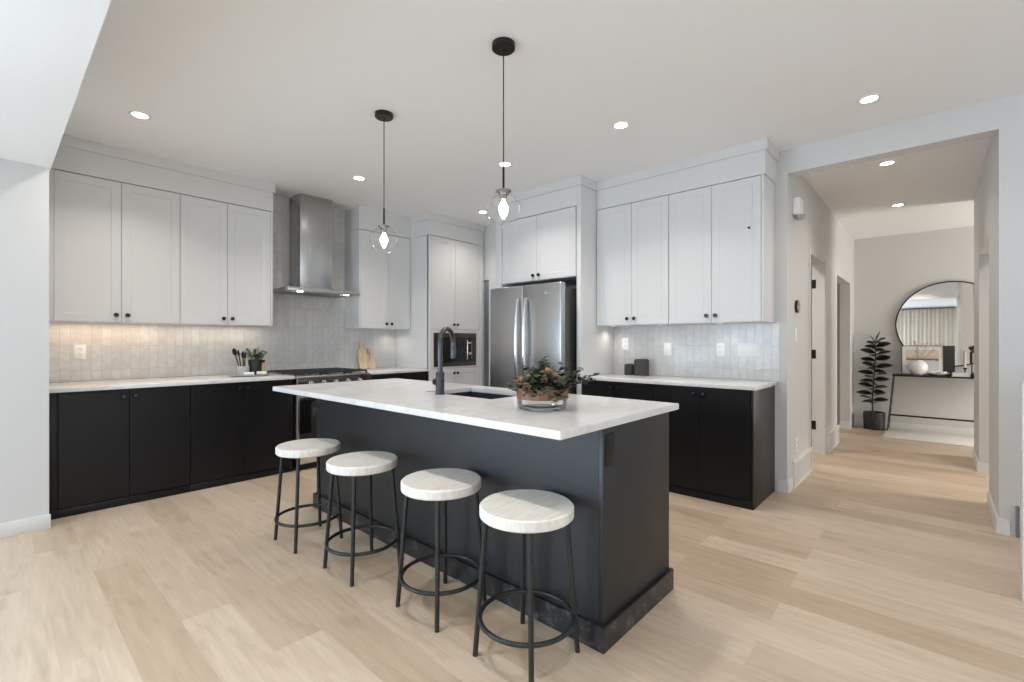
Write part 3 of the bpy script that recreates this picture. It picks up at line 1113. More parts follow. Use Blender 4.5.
# black outlet on the island end
t = thing('outlet', 'black power outlet on the end panel of the island', 'outlet', (1.742, IY0 - 0.0005, 0.752), 0)
obj('cover_plate', bx(-0.033, 0.033, -0.006, 0, 0, 0.135, bev=0.002), M['black_plastic'], t)
b = B()
box(b, -0.016, 0.016, -0.009, -0.005, 0.026, 0.109, bev=0.0015)
obj('socket', b, M['black_plastic'], t)

# ------------------------------------------------------------------ stools
SG = 'counter stools along the island'
t = thing('counter_stool', '', 'stool', (0, 0, 0), 0, SG)
SR, ST, SZ = 0.192, 0.046, 0.611
b = B()
lathe(b, [(0, SZ - ST), (SR - 0.006, SZ - ST), (SR, SZ - ST + 0.006), (SR, SZ - 0.006), (SR - 0.006, SZ), (0, SZ)], 64)
obj('seat', b, M['seat'], t)
for sx in (-1, 1):
    for sy in (-1, 1):
        b = B()
        tube(b, [(sx * 0.148, sy * 0.148, 0.0), (sx * 0.116, sy * 0.116, SZ - ST + 0.002)], 0.0105, 14)
        obj('leg', b, M['stool_leg'], t)
b = B()
tube(b, [(0.190 * math.cos(2 * PI * i / 64), 0.190 * math.sin(2 * PI * i / 64), 0.155) for i in range(64)], 0.0095, 10, closed=True)
obj('footrest_ring', b, M['stool_leg'], t)
stools = [(1.466, 1.240, 'whitewashed round counter stool nearest the camera, by the island corner'),
          (1.462, 1.774, 'second whitewashed round stool from the near island corner'),
          (1.411, 2.405, 'third whitewashed round stool from the near island corner'),
          (1.380, 3.008, 'farthest whitewashed round stool, toward the range end of the island')]
for i, (x, y, lb) in enumerate(stools):
    o = t if i == 0 else copy_tree(t)
    o.location = (x, y, 0)
    o['label'] = lb

# ------------------------------------------------------------------ lamps
def pendant(x, y, label):
    t = thing('pendant_lamp', label, 'pendant light', (x, y, CEIL), 0, 'clear globe pendants over the island')
    b = B()
    lathe(b, [(0, 0), (0.063, 0), (0.063, -0.026), (0.058, -0.030), (0, -0.030)], 36)
    obj('ceiling_canopy', b, M['bronze'], t)
    zc = 1.99 - CEIL
    b = B()
    tube(b, [(0, 0, -0.028), (0, 0, zc + 0.22)], 0.0032, 8)
    obj('cord', b, M['bronze'], t)
    b = B()
    tube(b, [(0, 0, zc + 0.225), (0, 0, zc + 0.10)], 0.0062, 12)
    obj('rod', b, M['bronze'], t)
    b = B()
    lathe(b, [(0, zc + 0.112), (0.012, zc + 0.112), (0.043, zc + 0.100), (0.043, zc + 0.094), (0.03, zc + 0.092), (0.03, zc + 0.078), (0.020, zc + 0.074), (0.020, zc + 0.050), (0, zc + 0.050)], 32)
    obj('lamp_holder', b, M['nickel'], t)
    b = B()
    rr = 0.1
    lathe(b, [(rr * math.sin(a), zc + 0.93 * rr * math.cos(a)) for a in [0.42 + (PI - 0.42) * i / 30 for i in range(31)]], 48)
    bmesh.ops.remove_doubles(b, verts=b.verts[:], dist=1e-5)
    obj('globe', b, M['globe'], t)
    b = B()
    lathe(b, [(0, zc + 0.050), (0.010, zc + 0.050), (0.013, zc + 0.036), (0.027, zc + 0.010), (0.026, zc - 0.008), (0.013, zc - 0.040), (0.006, zc - 0.052), (0, zc - 0.055)], 24)
    obj('bulb', b, M['bulb'], t)


pendant(1.868, 1.744, 'clear glass globe pendant lamp nearest the camera over the island')
pendant(1.872, 2.905, 'clear glass globe pendant lamp over the far end of the island')


def downlight(x, y, z, label, power, color=(1.0, 0.93, 0.84)):
    t = thing('recessed_light', label, 'ceiling light', (x, y, z), 0, 'recessed ceiling lights')
    b = B()
    lathe(b, [(0.047, -0.004), (0.062, -0.006), (0.066, 0.0), (0.047, 0.0)], 32)
    obj('trim_ring', b, M['trim'], t)
    b = B()
    lathe(b, [(0, -0.003), (0.047, -0.003), (0.047, 0.0), (0, 0.0)], 32)
    obj('lens', b, M['lens'], t)
    l = bpy.data.lights.new('downlight_beam', 'AREA')
    l.shape = 'DISK'
    l.size = 0.14
    l.energy = power
    l.color = color
    l.spread = R(120)
    o = bpy.data.objects.new('downlight_beam', l)
    C.objects.link(o)
    o.location = (0, 0, -0.008)
    o.parent = t


PW = POW['down']
downlight(0.72, 4.211, CEIL, 'recessed ceiling light above the far left base cabinets', PW)
downlight(2.44, 4.226, CEIL, 'recessed ceiling light in front of the range hood', PW)
downlight(4.11, 4.186, CEIL, 'recessed ceiling light in front of the tall microwave cabinet', PW * 0.55)
downlight(3.135, 2.908, CEIL, 'recessed ceiling light in front of the refrigerator', PW)
downlight(3.149, 1.743, CEIL, 'recessed ceiling light between the near pendant and the right upper cabinets', PW)
downlight(3.915, 0.331, CEIL, 'recessed ceiling light just before the hallway header', POW['down_r'])
downlight(5.24, 0.318, 2.83, 'first recessed ceiling light inside the hallway', POW['hall'], (1.0, 0.88, 0.74))
downlight(6.932, 0.323, 2.83, 'second, farther recessed ceiling light inside the hallway', POW['hall'], (1.0, 0.88, 0.74))

# extra unseen fittings, added for more top-down light on stools, counter and floor
for x, y, lb in ((0.75, 1.75, 'added unseen recessed light over the walkway left of the stools'), (0.75, 0.35, 'added unseen recessed light right above the camera'),
                 (2.3, -2.6, 'added unseen recessed light over the living room, right side'),
                 (0.75, -2.6, 'added unseen recessed light over the living room, left side'), (3.9, -2.6, 'added unseen recessed light over the living room near the right wall')):
    downlight(x, y, CEIL, lb, POW['front'])

# unseen lamps added to brighten the jambs and openings off the hallway
downlight(5.5, 1.55, 2.83, 'added unseen light in the room behind the hallway doorway on the left', POW['rooms'], (1.0, 0.92, 0.84))
downlight(5.5, -1.0, 2.83, 'added unseen light in the room off the right side of the hallway', POW['rooms'], (1.0, 0.92, 0.84))

# under-cabinet puck lights
def puck(parent, x, y, z, power, color):
    b = B()
    lathe(b, [(0, z - 0.0012), (0.019, z - 0.0012), (0.020, z), (0, z)], 20, (x, y, 0))
    obj('puck_light', b, M['puck'], parent)
    l = bpy.data.lights.new('puck_beam', 'SPOT')
    l.energy = power * POW['puck']
    l.color = color
    l.spot_size = R(150)
    l.spot_blend = 0.9
    l.shadow_soft_size = 0.02
    o = bpy.data.objects.new('puck_beam', l)
    C.objects.link(o)
    o.parent = parent
    o.location = (x, y, z - 0.012)


def light_bar(parent, x0, x1, y, z, power, color):
    obj('light_bar', bx(x0, x1, y - 0.008, y + 0.008, z - 0.003, z, bev=0.001), M['plastic'], parent)
    l = bpy.data.lights.new('light_bar_beam', 'AREA')
    l.shape = 'RECTANGLE'
    l.size, l.size_y = x1 - x0, 0.012
    l.energy = power * POW['puck']
    l.color = color
    o = bpy.data.objects.new('light_bar_beam', l)
    C.objects.link(o)
    o.parent = parent
    o.location = ((x0 + x1) / 2, y, z - 0.006)


ups = [o for o in C.objects if o.name.startswith('upper_cabinet') and o.type == 'EMPTY']
WARM = (1.0, 0.80, 0.58)
light_bar(ups[0], 0.31, 1.10, 0.20, UB, 1.55, (1.0, 0.72, 0.47))
light_bar(ups[1], 1.20, 1.92, 0.20, UB, 1.1, (1.0, 0.86, 0.70))
puck(ups[2], 3.50, 0.16, UB, 2.0, (1.0, 0.92, 0.82))
puck(ups[3], 0.10, 0.16, UB, 2.2, (1.0, 0.90, 0.78))
puck(ups[3], 0.60, 0.16, UB, 1.4, (1.0, 0.92, 0.82))
puck(ups[4], 1.15, 0.16, UB, 1.4, (1.0, 0.92, 0.82))

# ------------------------------------------------------------------ outlets, switches and wall devices
def outlet_parts(t, gangs=1, kind='duplex', w=0.076, h=0.125, step=0.05):
    W = w + step * (gangs - 1)
    obj('cover_plate', bx(-W / 2, W / 2, -0.006, 0, -h / 2, h / 2, bev=0.002), M['plastic'], t)
    for g in range(gangs):
        cx = (g - (gangs - 1) / 2) * step
        if kind == 'duplex':
            for s in (-1, 1):
                b = B()
                lathe(b, [(0, 0), (0.0165, 0), (0.0165, 0.003), (0, 0.003)], 20, (cx, -0.006, s * 0.022), '-Y')
                so = obj('socket', b, M['plastic'], t)
                b = B()
                for q in (-0.006, 0.006):
                    box(b, cx + q - 0.0013, cx + q + 0.0013, -0.0098, -0.0088, s * 0.022 - 0.002, s * 0.022 + 0.008)
                box(b, cx - 0.002, cx + 0.002, -0.0098, -0.0088, s * 0.022 - 0.011, s * 0.022 - 0.007)
                obj('slots', b, M['slot'], so)
        else:
            obj('rocker', bx(cx - 0.016, cx + 0.016, -0.010, -0.005, -0.034, 0.034, bev=0.002), M['plastic'], t)


OG = 'white wall outlets and switches'
t = thing('outlet', 'white outlet plate on the left backsplash under the white cabinets', 'outlet', (0.516, YR - 0.0125, 1.185), 0, OG)
outlet_parts(t)
t = thing('outlet', 'white outlet on the right backsplash directly above the dark canisters', 'outlet', (XF - 0.0125, 2.425, 1.25), RZ, OG)
outlet_parts(t)
t = thing('outlet', 'single white outlet just right of the dark canisters', 'outlet', (XF - 0.0125, 1.962, 1.200), RZ, OG)
outlet_parts(t, kind='rocker')
t = thing('outlet', 'white outlet just left of the triple switch plate', 'outlet', (XF - 0.0125, 1.464, 1.198), RZ, OG)
outlet_parts(t)
t = thing('light_switch', 'wide white triple switch plate at the hallway end of the backsplash', 'light switch', (XF - 0.0125, 1.226, 1.199), RZ, OG)
outlet_parts(t, gangs=3, kind='rocker', w=0.08, h=0.125, step=0.052)
t = thing('light_switch', 'white switch plate below the thermostat on the hallway wall', 'light switch', (4.80, 0.9295, 1.335), 0, OG)
outlet_parts(t, kind='rocker')
t = thing('outlet', 'white outlet low on the hallway wall above the vent panel', 'outlet', (4.83, 0.9295, 0.352), 0, OG)
outlet_parts(t)

t = thing('thermostat', 'small oval thermostat with dark bezel on the hallway wall', 'thermostat', (4.824, 0.9295, 1.585))
b = B()
lathe(b, [(0, 0), (0.058, 0), (0.056, 0.018), (0.048, 0.022), (0, 0.022)], 32, axis='-Y')
obj('bezel', b, M['bronze'], t)
b = B()
lathe(b, [(0, 0.0221), (0.047, 0.0221), (0.043, 0.027), (0, 0.028)], 32, axis='-Y')
obj('display', b, M['nickel'], t)

t = thing('door_chime', 'white chime box high on the hallway wall near the header', 'chime', (4.755, 0.9295, 2.36))
obj('housing', bx(-0.075, 0.075, -0.055, 0, 0.02, 0.165, bev=0.006), M['plastic'], t)
b = B()
lathe(b, [(0, -0.022), (0.02, -0.022), (0.042, 0.0), (0.045, 0.02), (0, 0.02)], 20, (0.0, -0.048, 0))
obj('sensor', b, M['grey_plastic'], t)


def return_panel(x0, x1, h, label):
    t = thing('vent_panel', label, 'vent panel', (x0, 0.9295, 0), 0, 'white framed vent panels low on the hallway wall')
    w = x1 - x0
    b = B()
    f = 0.03
    box(b, 0, w, -0.024, 0, 0, 0.012)
    box(b, 0, w, -0.024, 0, h - f, h, bev=0.002)
    box(b, 0, f, -0.024, 0, 0.012, h - f)
    box(b, w - f, w, -0.024, 0, 0.012, h - f)
    obj('frame', b, M['trim'], t)
    obj('panel', bx(f, w - f, -0.012, 0, 0.012, h - f), M['wall'], t)


return_panel(4.665, 5.44, 0.232, 'white framed vent panel low on the hallway wall, nearest the kitchen')
return_panel(6.44, 7.165, 0.225, 'white framed vent panel beyond the first hallway doorway')

t = thing('floor_vent', 'grey louvred vent at the foot of the right wall', 'vent', (XF - 0.0005, -0.385, 0.0), RZ)
b = B()
box(b, 0, 0.30, -0.016, 0, 0.185, 0.20)
box(b, 0, 0.012, -0.016, 0, 0.0, 0.185)
box(b, 0.288, 0.30, -0.016, 0, 0.0, 0.185)
obj('frame', b, M['vent'], t)
b = B()
for k in range(11):
    box(b, 0.012, 0.288, -0.012, -0.002, 0.004 + 0.0165 * k, 0.013 + 0.0165 * k)
obj('louvres', b, M['vent'], t)

# ------------------------------------------------------------------ small things on the left counter
CT = 0.9355
tx, ty = 1.718, 5.03
b = B()
lathe(b, [(0, 0), (0.155, 0), (0.172, 0.010), (0.172, 0.014), (0.160, 0.012), (0.150, 0.006), (0, 0.006)], 48)
tag(obj('tray', b, M['slate'], None, (tx, ty, CT)), 'round slate-grey tray on the left counter beside the range', 'tray')
TZ = CT + 0.0065
t = thing('utensil_crock', 'small pale grey cup on the tray holding black utensils', 'cup', (1.683, 5.085, TZ))
b = B()
lathe(b, [(0, 0), (0.050, 0), (0.052, 0.004), (0.052, 0.090), (0.047, 0.090), (0.047, 0.006), (0, 0.006)], 32)
obj('cup_wall', b, M['ceramic_grey'], t)
uts = [(-0.075, 0.0, 0.205, 0.2), (-0.035, 0.02, 0.19, 0.9), (-0.01, -0.02, 0.175, 2.0), (0.02, 0.015, 0.165, 1.2)]
UL = ['black ladle leaning left in the grey cup', 'black slotted spoon in the middle of the grey cup', 'black spatula standing upright in the grey cup', 'shortest black utensil at the right of the grey cup']
for (dx, dy, h, tw), lb in zip(uts, UL):
    u = thing('kitchen_utensil', lb, 'utensil', (1.683, 5.085, TZ + 0.008), 0, 'black utensils in the grey cup')
    x0, y0 = dx * 0.28, dy * 0.28
    b = B()
    tube(b, [(x0, y0, 0), (dx, dy, h)], 0.0055, 8)
    obj('handle', b, M['black_plastic'], u)
    b = B()
    d = Vector((dx - x0, dy - y0, h)).normalized()
    q = Vector((0, 0, 1)).rotation_difference(d).to_matrix().to_4x4()
    tt = bmesh.new()
    bmesh.ops.create_uvsphere(tt, u_segments=14, v_segments=8, radius=1)
    for v in tt.verts:
        v.co = Vector((v.co.x * 0.022, v.co.y * 0.009, v.co.z * 0.036))
    join(b, tt, Matrix.Translation(Vector((dx, dy, h)) + d * 0.018) @ q @ Matrix.Rotation(tw, 4, 'Z'))
    obj('head', b, M['black_plastic'], u)

random.seed(4)
t = thing('potted_herb', 'green herb growing in a charcoal pot on the tray', 'potted plant', (1.797, 5.105, TZ))
b = B()
lathe(b, [(0, 0), (0.056, 0), (0.063, 0.145), (0.063, 0.150), (0.058, 0.150), (0.056, 0.13), (0, 0.13)], 32)
obj('pot', b, M['pot'], t)
b = B()
lathe(b, [(0, 0.136), (0.03, 0.135), (0.056, 0.1305)], 24)
obj('soil', b, M['soil'], t)
bs, bl = B(), B()
for i in range(24):
    a = random.uniform(0, 2 * PI)
    rr = random.uniform(0.01, 0.035)
    lean = random.uniform(0.2, 1.05)
    h = random.uniform(0.07, 0.14)
    p0 = Vector((rr * math.cos(a), rr * math.sin(a), 0.13))
    d = Vector((lean * math.cos(a), lean * math.sin(a), 1)).normalized()
    p1 = p0 + d * h
    tube(bs, [p0, p0 + d * h * 0.5, p1], 0.0016, 5)
    for k in range(7):
        s = 0.3 + 0.7 * k / 6
        aa = random.uniform(0, 2 * PI)
        leaf(bl, p0 + d * h * s, (math.cos(aa), math.sin(aa), 0.7), random.uniform(0.026, 0.042), 0.018, droop=0.2)
obj('stems', bs, M['herb'], t)
obj('foliage', bl, M['herb'], t, solid=0.0006)


def roll(loc, ang, label):
    b = B()
    n = 26
    for i in range(1):
        pts = []
    out = []
    for i in range(n * 2 + 1):
        a = 2 * PI * i / n
        r = 0.010 + 0.009 * i / (n * 2)
        out.append((r * math.cos(a), r * math.sin(a)))
    inn = [(x * 0.86, z * 0.86) for x, z in out][::-1]
    prism(b, [(x, z) for x, z in out] + inn, -0.042, 0.042)
    return tag(obj('napkin_roll', b, M['linen'], None, loc, (0, 0, ang)), label, 'napkin', 'white rolled napkins on the tray')


roll((1.690, 4.955, TZ + 0.0195), R(62), 'white rolled napkin lying in front of the grey cup')
roll((1.815, 4.985, TZ + 0.0195), R(52), 'white rolled napkin lying in front of the charcoal herb pot')
t = thing('sauce_bottle', 'tiny amber bottle with black cap behind the napkin', 'bottle', (1.858, 5.055, TZ))
b = B()
lathe(b, [(0, 0), (0.018, 0), (0.019, 0.004), (0.019, 0.090), (0.009, 0.106), (0.009, 0.120), (0, 0.120)], 24)
obj('glass', b, M['amber'], t)
b = B()
lathe(b, [(0, 0.1202), (0.012, 0.1202), (0.015, 0.124), (0.015, 0.146), (0, 0.148)], 20)
obj('cap', b, M['black_plastic'], t)


# ------------------------------------------------------------------ cutting boards by the range
def board(name, label, w, h, hw, hh, loc, lean, m, rz=0.0):
    t = thing(name, label, 'cutting board', loc, rz, 'wooden cutting boards leaning on the tile')
    o = []
    rc = 0.03
    for cx, cz, a0 in ((w / 2 - rc, rc, -90), (w / 2 - rc * 1.6, h - rc * 1.6, 0)):
        r = rc if a0 < 0 else rc * 1.6
        for k in range(7):
            a = R(a0 + 15 * k)
            o.append((cx + r * math.cos(a), cz + r * math.sin(a)))
    o.append((hw / 2 + 0.006, h + 0.006))
    o.append((hw / 2, h + 0.02))
    zc = h + hh - hw / 2
    for k in range(9):
        a = R(0 + 180 * k / 8)
        o.append((hw / 2 * math.cos(a) * 1.1, zc + hw / 2 * math.sin(a)))
    right = o[:18]
    left = [(-x, z) for x, z in o if x > 1e-6][::-1]
    full = [q for q in o if True]
    # mirror the right half into a closed outline
    half = [q for q in o[:16]] + [q for q in o[16:] if q[0] >= 0]
    outline = half + [(-x, z) for x, z in half[::-1] if x > 1e-6]
    b = B()
    prism(b, outline, -0.009, 0.009, bev=0.002)
    q = obj('plank', b, m, t, rot=(R(-lean), 0, 0))
    b = B()
    tube(b, [(0.006 * math.cos(2 * PI * i / 20), 0, h + hh - hw / 2 + 0.006 * math.sin(2 * PI * i / 20)) for i in range(20)], 0.0022, 6, closed=True)
    for v in b.verts:
        v.co.y *= 4.4
    obj('hanging_ring', b, M['bronze'], q)
    return t


board('cutting_board', 'taller maple cutting board leaning on the tile right of the range', 0.116, 0.262, 0.042, 0.095, (3.130, 5.300, CT), 13, M['board'])
board('cutting_board', 'shorter beech cutting board overlapping the taller maple one', 0.106, 0.185, 0.045, 0.078, (3.232, 5.290, CT), 15, M['board2'])

# ------------------------------------------------------------------ canisters on the right counter
def canister(loc, r, h, label):
    t = thing('canister', label, 'canister', loc, 0, 'dark ribbed canisters')
    b = B()
    n = 72
    tt = bmesh.new()
    rings = []
    for z in (0.0, h * 0.96, h):
        ring = []
        for i in range(n):
            rr = r - (0.0025 if (i % 3 == 0 and z > -1) else 0.0)
            if z == h:
                rr = r - 0.005
            a = 2 * PI * i / n
            ring.append(tt.verts.new((rr * math.cos(a), rr * math.sin(a), z)))
        rings.append(ring)
    for A, Bq in zip(rings[:-1], rings[1:]):
        for i in range(n):
            j = (i + 1) % n
            tt.faces.new((A[i], A[j], Bq[j], Bq[i]))
    tt.faces.new(rings[0][::-1])
    tt.faces.new(rings[-1])
    join(b, tt)
    obj('jar', b, M['canister'], t, smooth=False)
    b = B()
    lathe(b, [(0, h), (r * 0.86, h), (r * 0.86, h + 0.006), (r * 0.80, h + 0.009), (0, h + 0.009)], 40)
    obj('lid', b, M['canister'], t)


canister((4.372, 2.327, CT), 0.048, 0.102, 'shorter dark ribbed canister nearest the fridge panel')
canister((4.368, 2.190, CT), 0.072, 0.155, 'taller dark ribbed canister on the right counter')

# ------------------------------------------------------------------ flower bowl on the island
IT = 0.9455
bxc, byc = 1.812, 1.432
t = thing('glass_bowl', 'low round glass bowl with a copper-brown upper band on the island', 'bowl', (bxc, byc, IT))
b = B()
lathe(b, [(0, 0.0), (0.104, 0.0), (0.118, 0.006), (0.124, 0.020), (0.125, 0.050), (0.118, 0.050), (0.115, 0.026), (0.10, 0.014), (0, 0.012)], 56)
obj('glass_base', b, M['bowl_glass'], t)
b = B()
lathe(b, [(0.119, 0.0505), (0.126, 0.0505), (0.127, 0.10), (0.121, 0.10), (0.118, 0.060), (0, 0.058), (0, 0.0505), (0.119, 0.0505)], 56)
obj('band', b, M['band'], t)

random.seed(11)
t = thing('flower_arrangement', 'bunch of peach flowers and dark eucalyptus in the glass bowl', 'flowers', (bxc, byc, IT + 0.059))
bs, bl, bg2, bf = B(), B(), B(), B()
AX = Vector((math.sin(R(42)), -math.cos(R(42)), 0))      # left-to-right spread of the bunch
FW = Vector((math.cos(R(42)), math.sin(R(42)), 0))
sprigs = []
for i in range(60):
    s = random.uniform(-1, 1)
    e = AX * s * 0.125 + FW * random.uniform(-0.12, 0.10) + Vector((0, 0, 0.045 + 0.095 * (1 - abs(s)) * random.uniform(0.55, 1.0) + random.uniform(0.0, 0.03)))
    sprigs.append((AX * s * 0.05 + FW * random.uniform(-0.05, 0.05), e, i % 2 == 0))
# the long sprays reaching right and the tall top spray
for e in ((0.260, 0.0, 0.105), (0.24, 0.03, 0.085), (0.20, -0.02, 0.135), (0.19, 0.02, 0.095), (0.225, 0.0, 0.07), (0.10, 0.0, 0.155), (0.135, 0.02, 0.150), (0.0, 0.0, 0.180), (-0.015, -0.01, 0.172), (0.02, 0.02, 0.165), (-0.155, 0.0, 0.05), (-0.14, -0.03, 0.035), (-0.07, 0.0, 0.145)):
    sprigs.append((AX * e[0] * 0.25, AX * e[0] + FW * e[1] + Vector((0, 0, e[2])), False))
for e in ((-0.095, -0.125, 0.012, True), (-0.04, -0.142, 0.018, False), (0.035, -0.140, 0.0, True), (0.06, -0.138, -0.012, True), (0.085, -0.125, 0.01, False), (0.0, -0.135, 0.025, True)):
    sprigs.append((AX * e[0] * 0.5 + FW * e[1] * 0.5 + Vector((0, 0, 0.035)), AX * e[0] + FW * e[1] + Vector((0, 0, e[2])), e[3]))
for p0, p1, sage in sprigs:
    mid = p0.lerp(p1, 0.5) + Vector((0, 0, 0.02))
    tube(bs, [p0, mid, p1], 0.0016, 5)
    tgt = bg2 if sage else bl
    n = 9
    for k in range(n):
        s = 0.35 + 0.65 * k / (n - 1)
        p = p0.lerp(mid, s * 2) if s < 0.5 else mid.lerp(p1, s * 2 - 1)
        a = random.uniform(0, 2 * PI)
        leaf(tgt, p, (math.cos(a), math.sin(a), random.uniform(-0.2, 0.7)), random.uniform(0.028, 0.044), random.uniform(0.020, 0.031), droop=0.15, roll=random.uniform(-0.8, 0.8))
heads = [(-0.105, -0.06, 0.075, 0.024), (-0.080, -0.085, 0.050, 0.022), (-0.065, -0.06, 0.090, 0.020), (0.022, -0.05, 0.112, 0.026), (0.052, -0.07, 0.095, 0.024), (0.005, -0.08, 0.088, 0.020), (0.085, -0.06, 0.075, 0.020)]
for s, f, z, r in heads:
    c = AX * s + FW * f + Vector((0, 0, z))
    tube(bs, [AX * s * 0.3 + FW * f * 0.3, c], 0.0018, 5)
    bq = B()
    for k in range(40):
        d = Vector((random.gauss(0, 1), random.gauss(0, 1), random.gauss(0.3, 1))).normalized()
        leaf(bq, c + d * r * 0.45, d + Vector((random.uniform(-.5, .5), random.uniform(-.5, .5), random.uniform(-.3, .6))), r * 0.75, r * 0.55, droop=-0.3, roll=random.uniform(-1, 1))
    obj('flower_head', bq, M['flower'], t, solid=0.0006)
obj('stems', bs, M['stem'], t)
obj('foliage', bl, M['leaf'], t, solid=0.0006)
o = obj('foliage', bg2, M['leaf_sage'], t, solid=0.0006)
o['label'] = 'olive-green paler leaves'

# ------------------------------------------------------------------ end of the hallway
random.seed(7)
t = thing('potted_rubber_plant', 'tall dark-leaved rubber plant in a black pot beside the console table', 'potted plant', (8.645, 0.672, 0))
b = B()
lathe(b, [(0, 0), (0.118, 0), (0.127, 0.01), (0.130, 0.245), (0.127, 0.25), (0.118, 0.25), (0.115, 0.22), (0, 0.22)], 40)
obj('pot', b, M['pot'], t)
b = B()
lathe(b, [(0, 0.232), (0.06, 0.23), (0.116, 0.222)], 24)
obj('soil', b, M['soil'], t)
bs, bl = B(), B()
stem = lambda s: Vector((0.015 * math.sin(5 * s), 0.02 * math.sin(4 * s + 1), 0.22 + 1.05 * s))
tube(bs, [stem(i / 10) for i in range(11)], [0.011 - 0.0006 * i for i in range(11)], 8)
nl = 40
for i in range(nl):
    f = 0.14 + 0.86 * i / (nl - 1)
    a = i * 2.39996
    d = Vector((math.cos(a), math.sin(a), 0.22 + 0.5 * max(0, f - 0.55)))
    # blades turn toward the light of the open room
    tilt = 0.75 * math.sin(a) + random.uniform(-0.15, 0.15)
    leaf(bl, stem(f), d, random.uniform(0.175, 0.215) * (1.0 if f < 0.85 else 0.85) * (0.72 if abs(math.cos(a)) > 0.8 else 1), 0.115, fold=0.15, droop=0.14, roll=tilt)
leaf(bl, stem(1.0), (-0.1, -0.25, 1), 0.17, 0.05, droop=0.1)
leaf(bl, stem(0.98), (0.1, 0.5, 1), 0.15, 0.05, droop=0.1)
obj('stem', bs, M['stem'], t)
obj('foliage', bl, M['leaf_dark'], t, solid=0.001)

# console table
t = thing('console_table', 'black metal console table with thin top below the round mirror', 'table', (8.69, -0.15, 0))
y0, y1 = -0.60, 0.61
obj('table_top', bx(-0.19, 0.115, y0, y1, 0.790, 0.812, bev=0.002), M['black_metal'], t)
for sx in (-0.175, 0.10):
    for sy, yt in ((1, y1), (-1, y0)):
        b = B()
        tube(b, [(sx, yt - sy * 0.012, 0.792), (sx, yt + sy * 0.055, 0.0125)], 0.0055, 8)
        obj('leg', b, M['black_metal'], t)
yy = 0.04
b = B()
box(b, -0.175, -0.155, y0 - yy, y1 + yy, 0.232, 0.254, bev=0.002)
box(b, -0.155, 0.10, y1 + yy - 0.012, y1 + yy, 0.238, 0.250)
box(b, -0.155, 0.10, y0 - yy, y0 - yy + 0.012, 0.238, 0.250)
obj('stretcher', b, M['black_metal'], t)

# beige curtain hung on the living room wall, which the round mirror shows
b = B()
cols = 140
prev = None
for i in range(cols + 1):
    y = -0.62 + 2.16 * i / cols
    x = -3.90 + 0.011 * math.sin(i * 2 * PI / 7.0) + 0.006 * math.sin(i * 0.37)
    a_, c_ = b.verts.new((x, y, 0.02)), b.verts.new((x, y, 2.40))
    if prev:
        b.faces.new((prev[0], a_, c_, prev[1]))
    prev = (a_, c_)
t = thing('curtain', 'long pleated beige curtain that the round mirror reflects', 'curtain', (0, 0, 0))
obj('panel', b, mat('beige_linen', (0.62, 0.54, 0.45), 0.85, var=0.08, scale=30), t, solid=0.004)
b = B()
tube(b, [(-3.90, -0.70, 2.415), (-3.90, 1.58, 2.415)], 0.012, 10)
obj('rod', b, M['black_metal'], t)

# rug
b = B()
box(b, 7.93, 8.82, -0.80, 0.535, 0.0, 0.012, bev=0.004)
tag(obj('rug', b, M['rug']), 'cream runner rug on the floor in front of the console table', 'rug')

# mirror
t = thing('round_mirror', 'large round mirror with thin bronze rim above the console table', 'mirror', (8.849, -0.146, 1.517), RZ)
b = B()
lathe(b, [(0, 0), (0.575, 0), (0.575, 0.018), (0, 0.018)], 96, axis='-Y')
obj('mirror_glass', b, M['mirror'], t)
b = B()
lathe(b, [(0.573, 0), (0.588, 0), (0.588, 0.030), (0.573, 0.030), (0.573, 0)], 96, axis='-Y')
obj('rim', b, M['bronze'], t)

TT = 0.8125
# framed print leaning at the back of the table
t = thing('framed_art', 'landscape print in a white mat leaning on the mirror above the console table', 'picture', (8.745, 0.145, TT), RZ)
w, h = 0.222, 0.405
lean = R(-7)
b = B()
f = 0.006
box(b, -w, w, -0.02, 0.0, 0, f)
box(b, -w, w, -0.02, 0.0, h - f, h)
box(b, -w, -w + f, -0.02, 0, f, h - f)
box(b, w - f, w, -0.02, 0, f, h - f)
box(b, -w + f, w - f, -0.004, 0, f, h - f)
fo = obj('frame', b, M['black_metal'], t, rot=(lean, 0, 0))
obj('mat_board', bx(-w + f, w - f, -0.014, -0.004, f, h - f), M['linen'], fo)
obj('print', bx(-w + 0.05, w - 0.05, -0.016, -0.0135, 0.06, h - 0.06), M['print'], fo)

t = thing('picture', 'plain charcoal panel leaning behind the right edge of the landscape print', 'picture', (8.79, -0.055, TT), RZ)
obj('panel', bx(-0.135, 0.135, -0.016, 0.0, 0, 0.405, bev=0.002), M['canister'], t, rot=(R(-4), 0, 0))

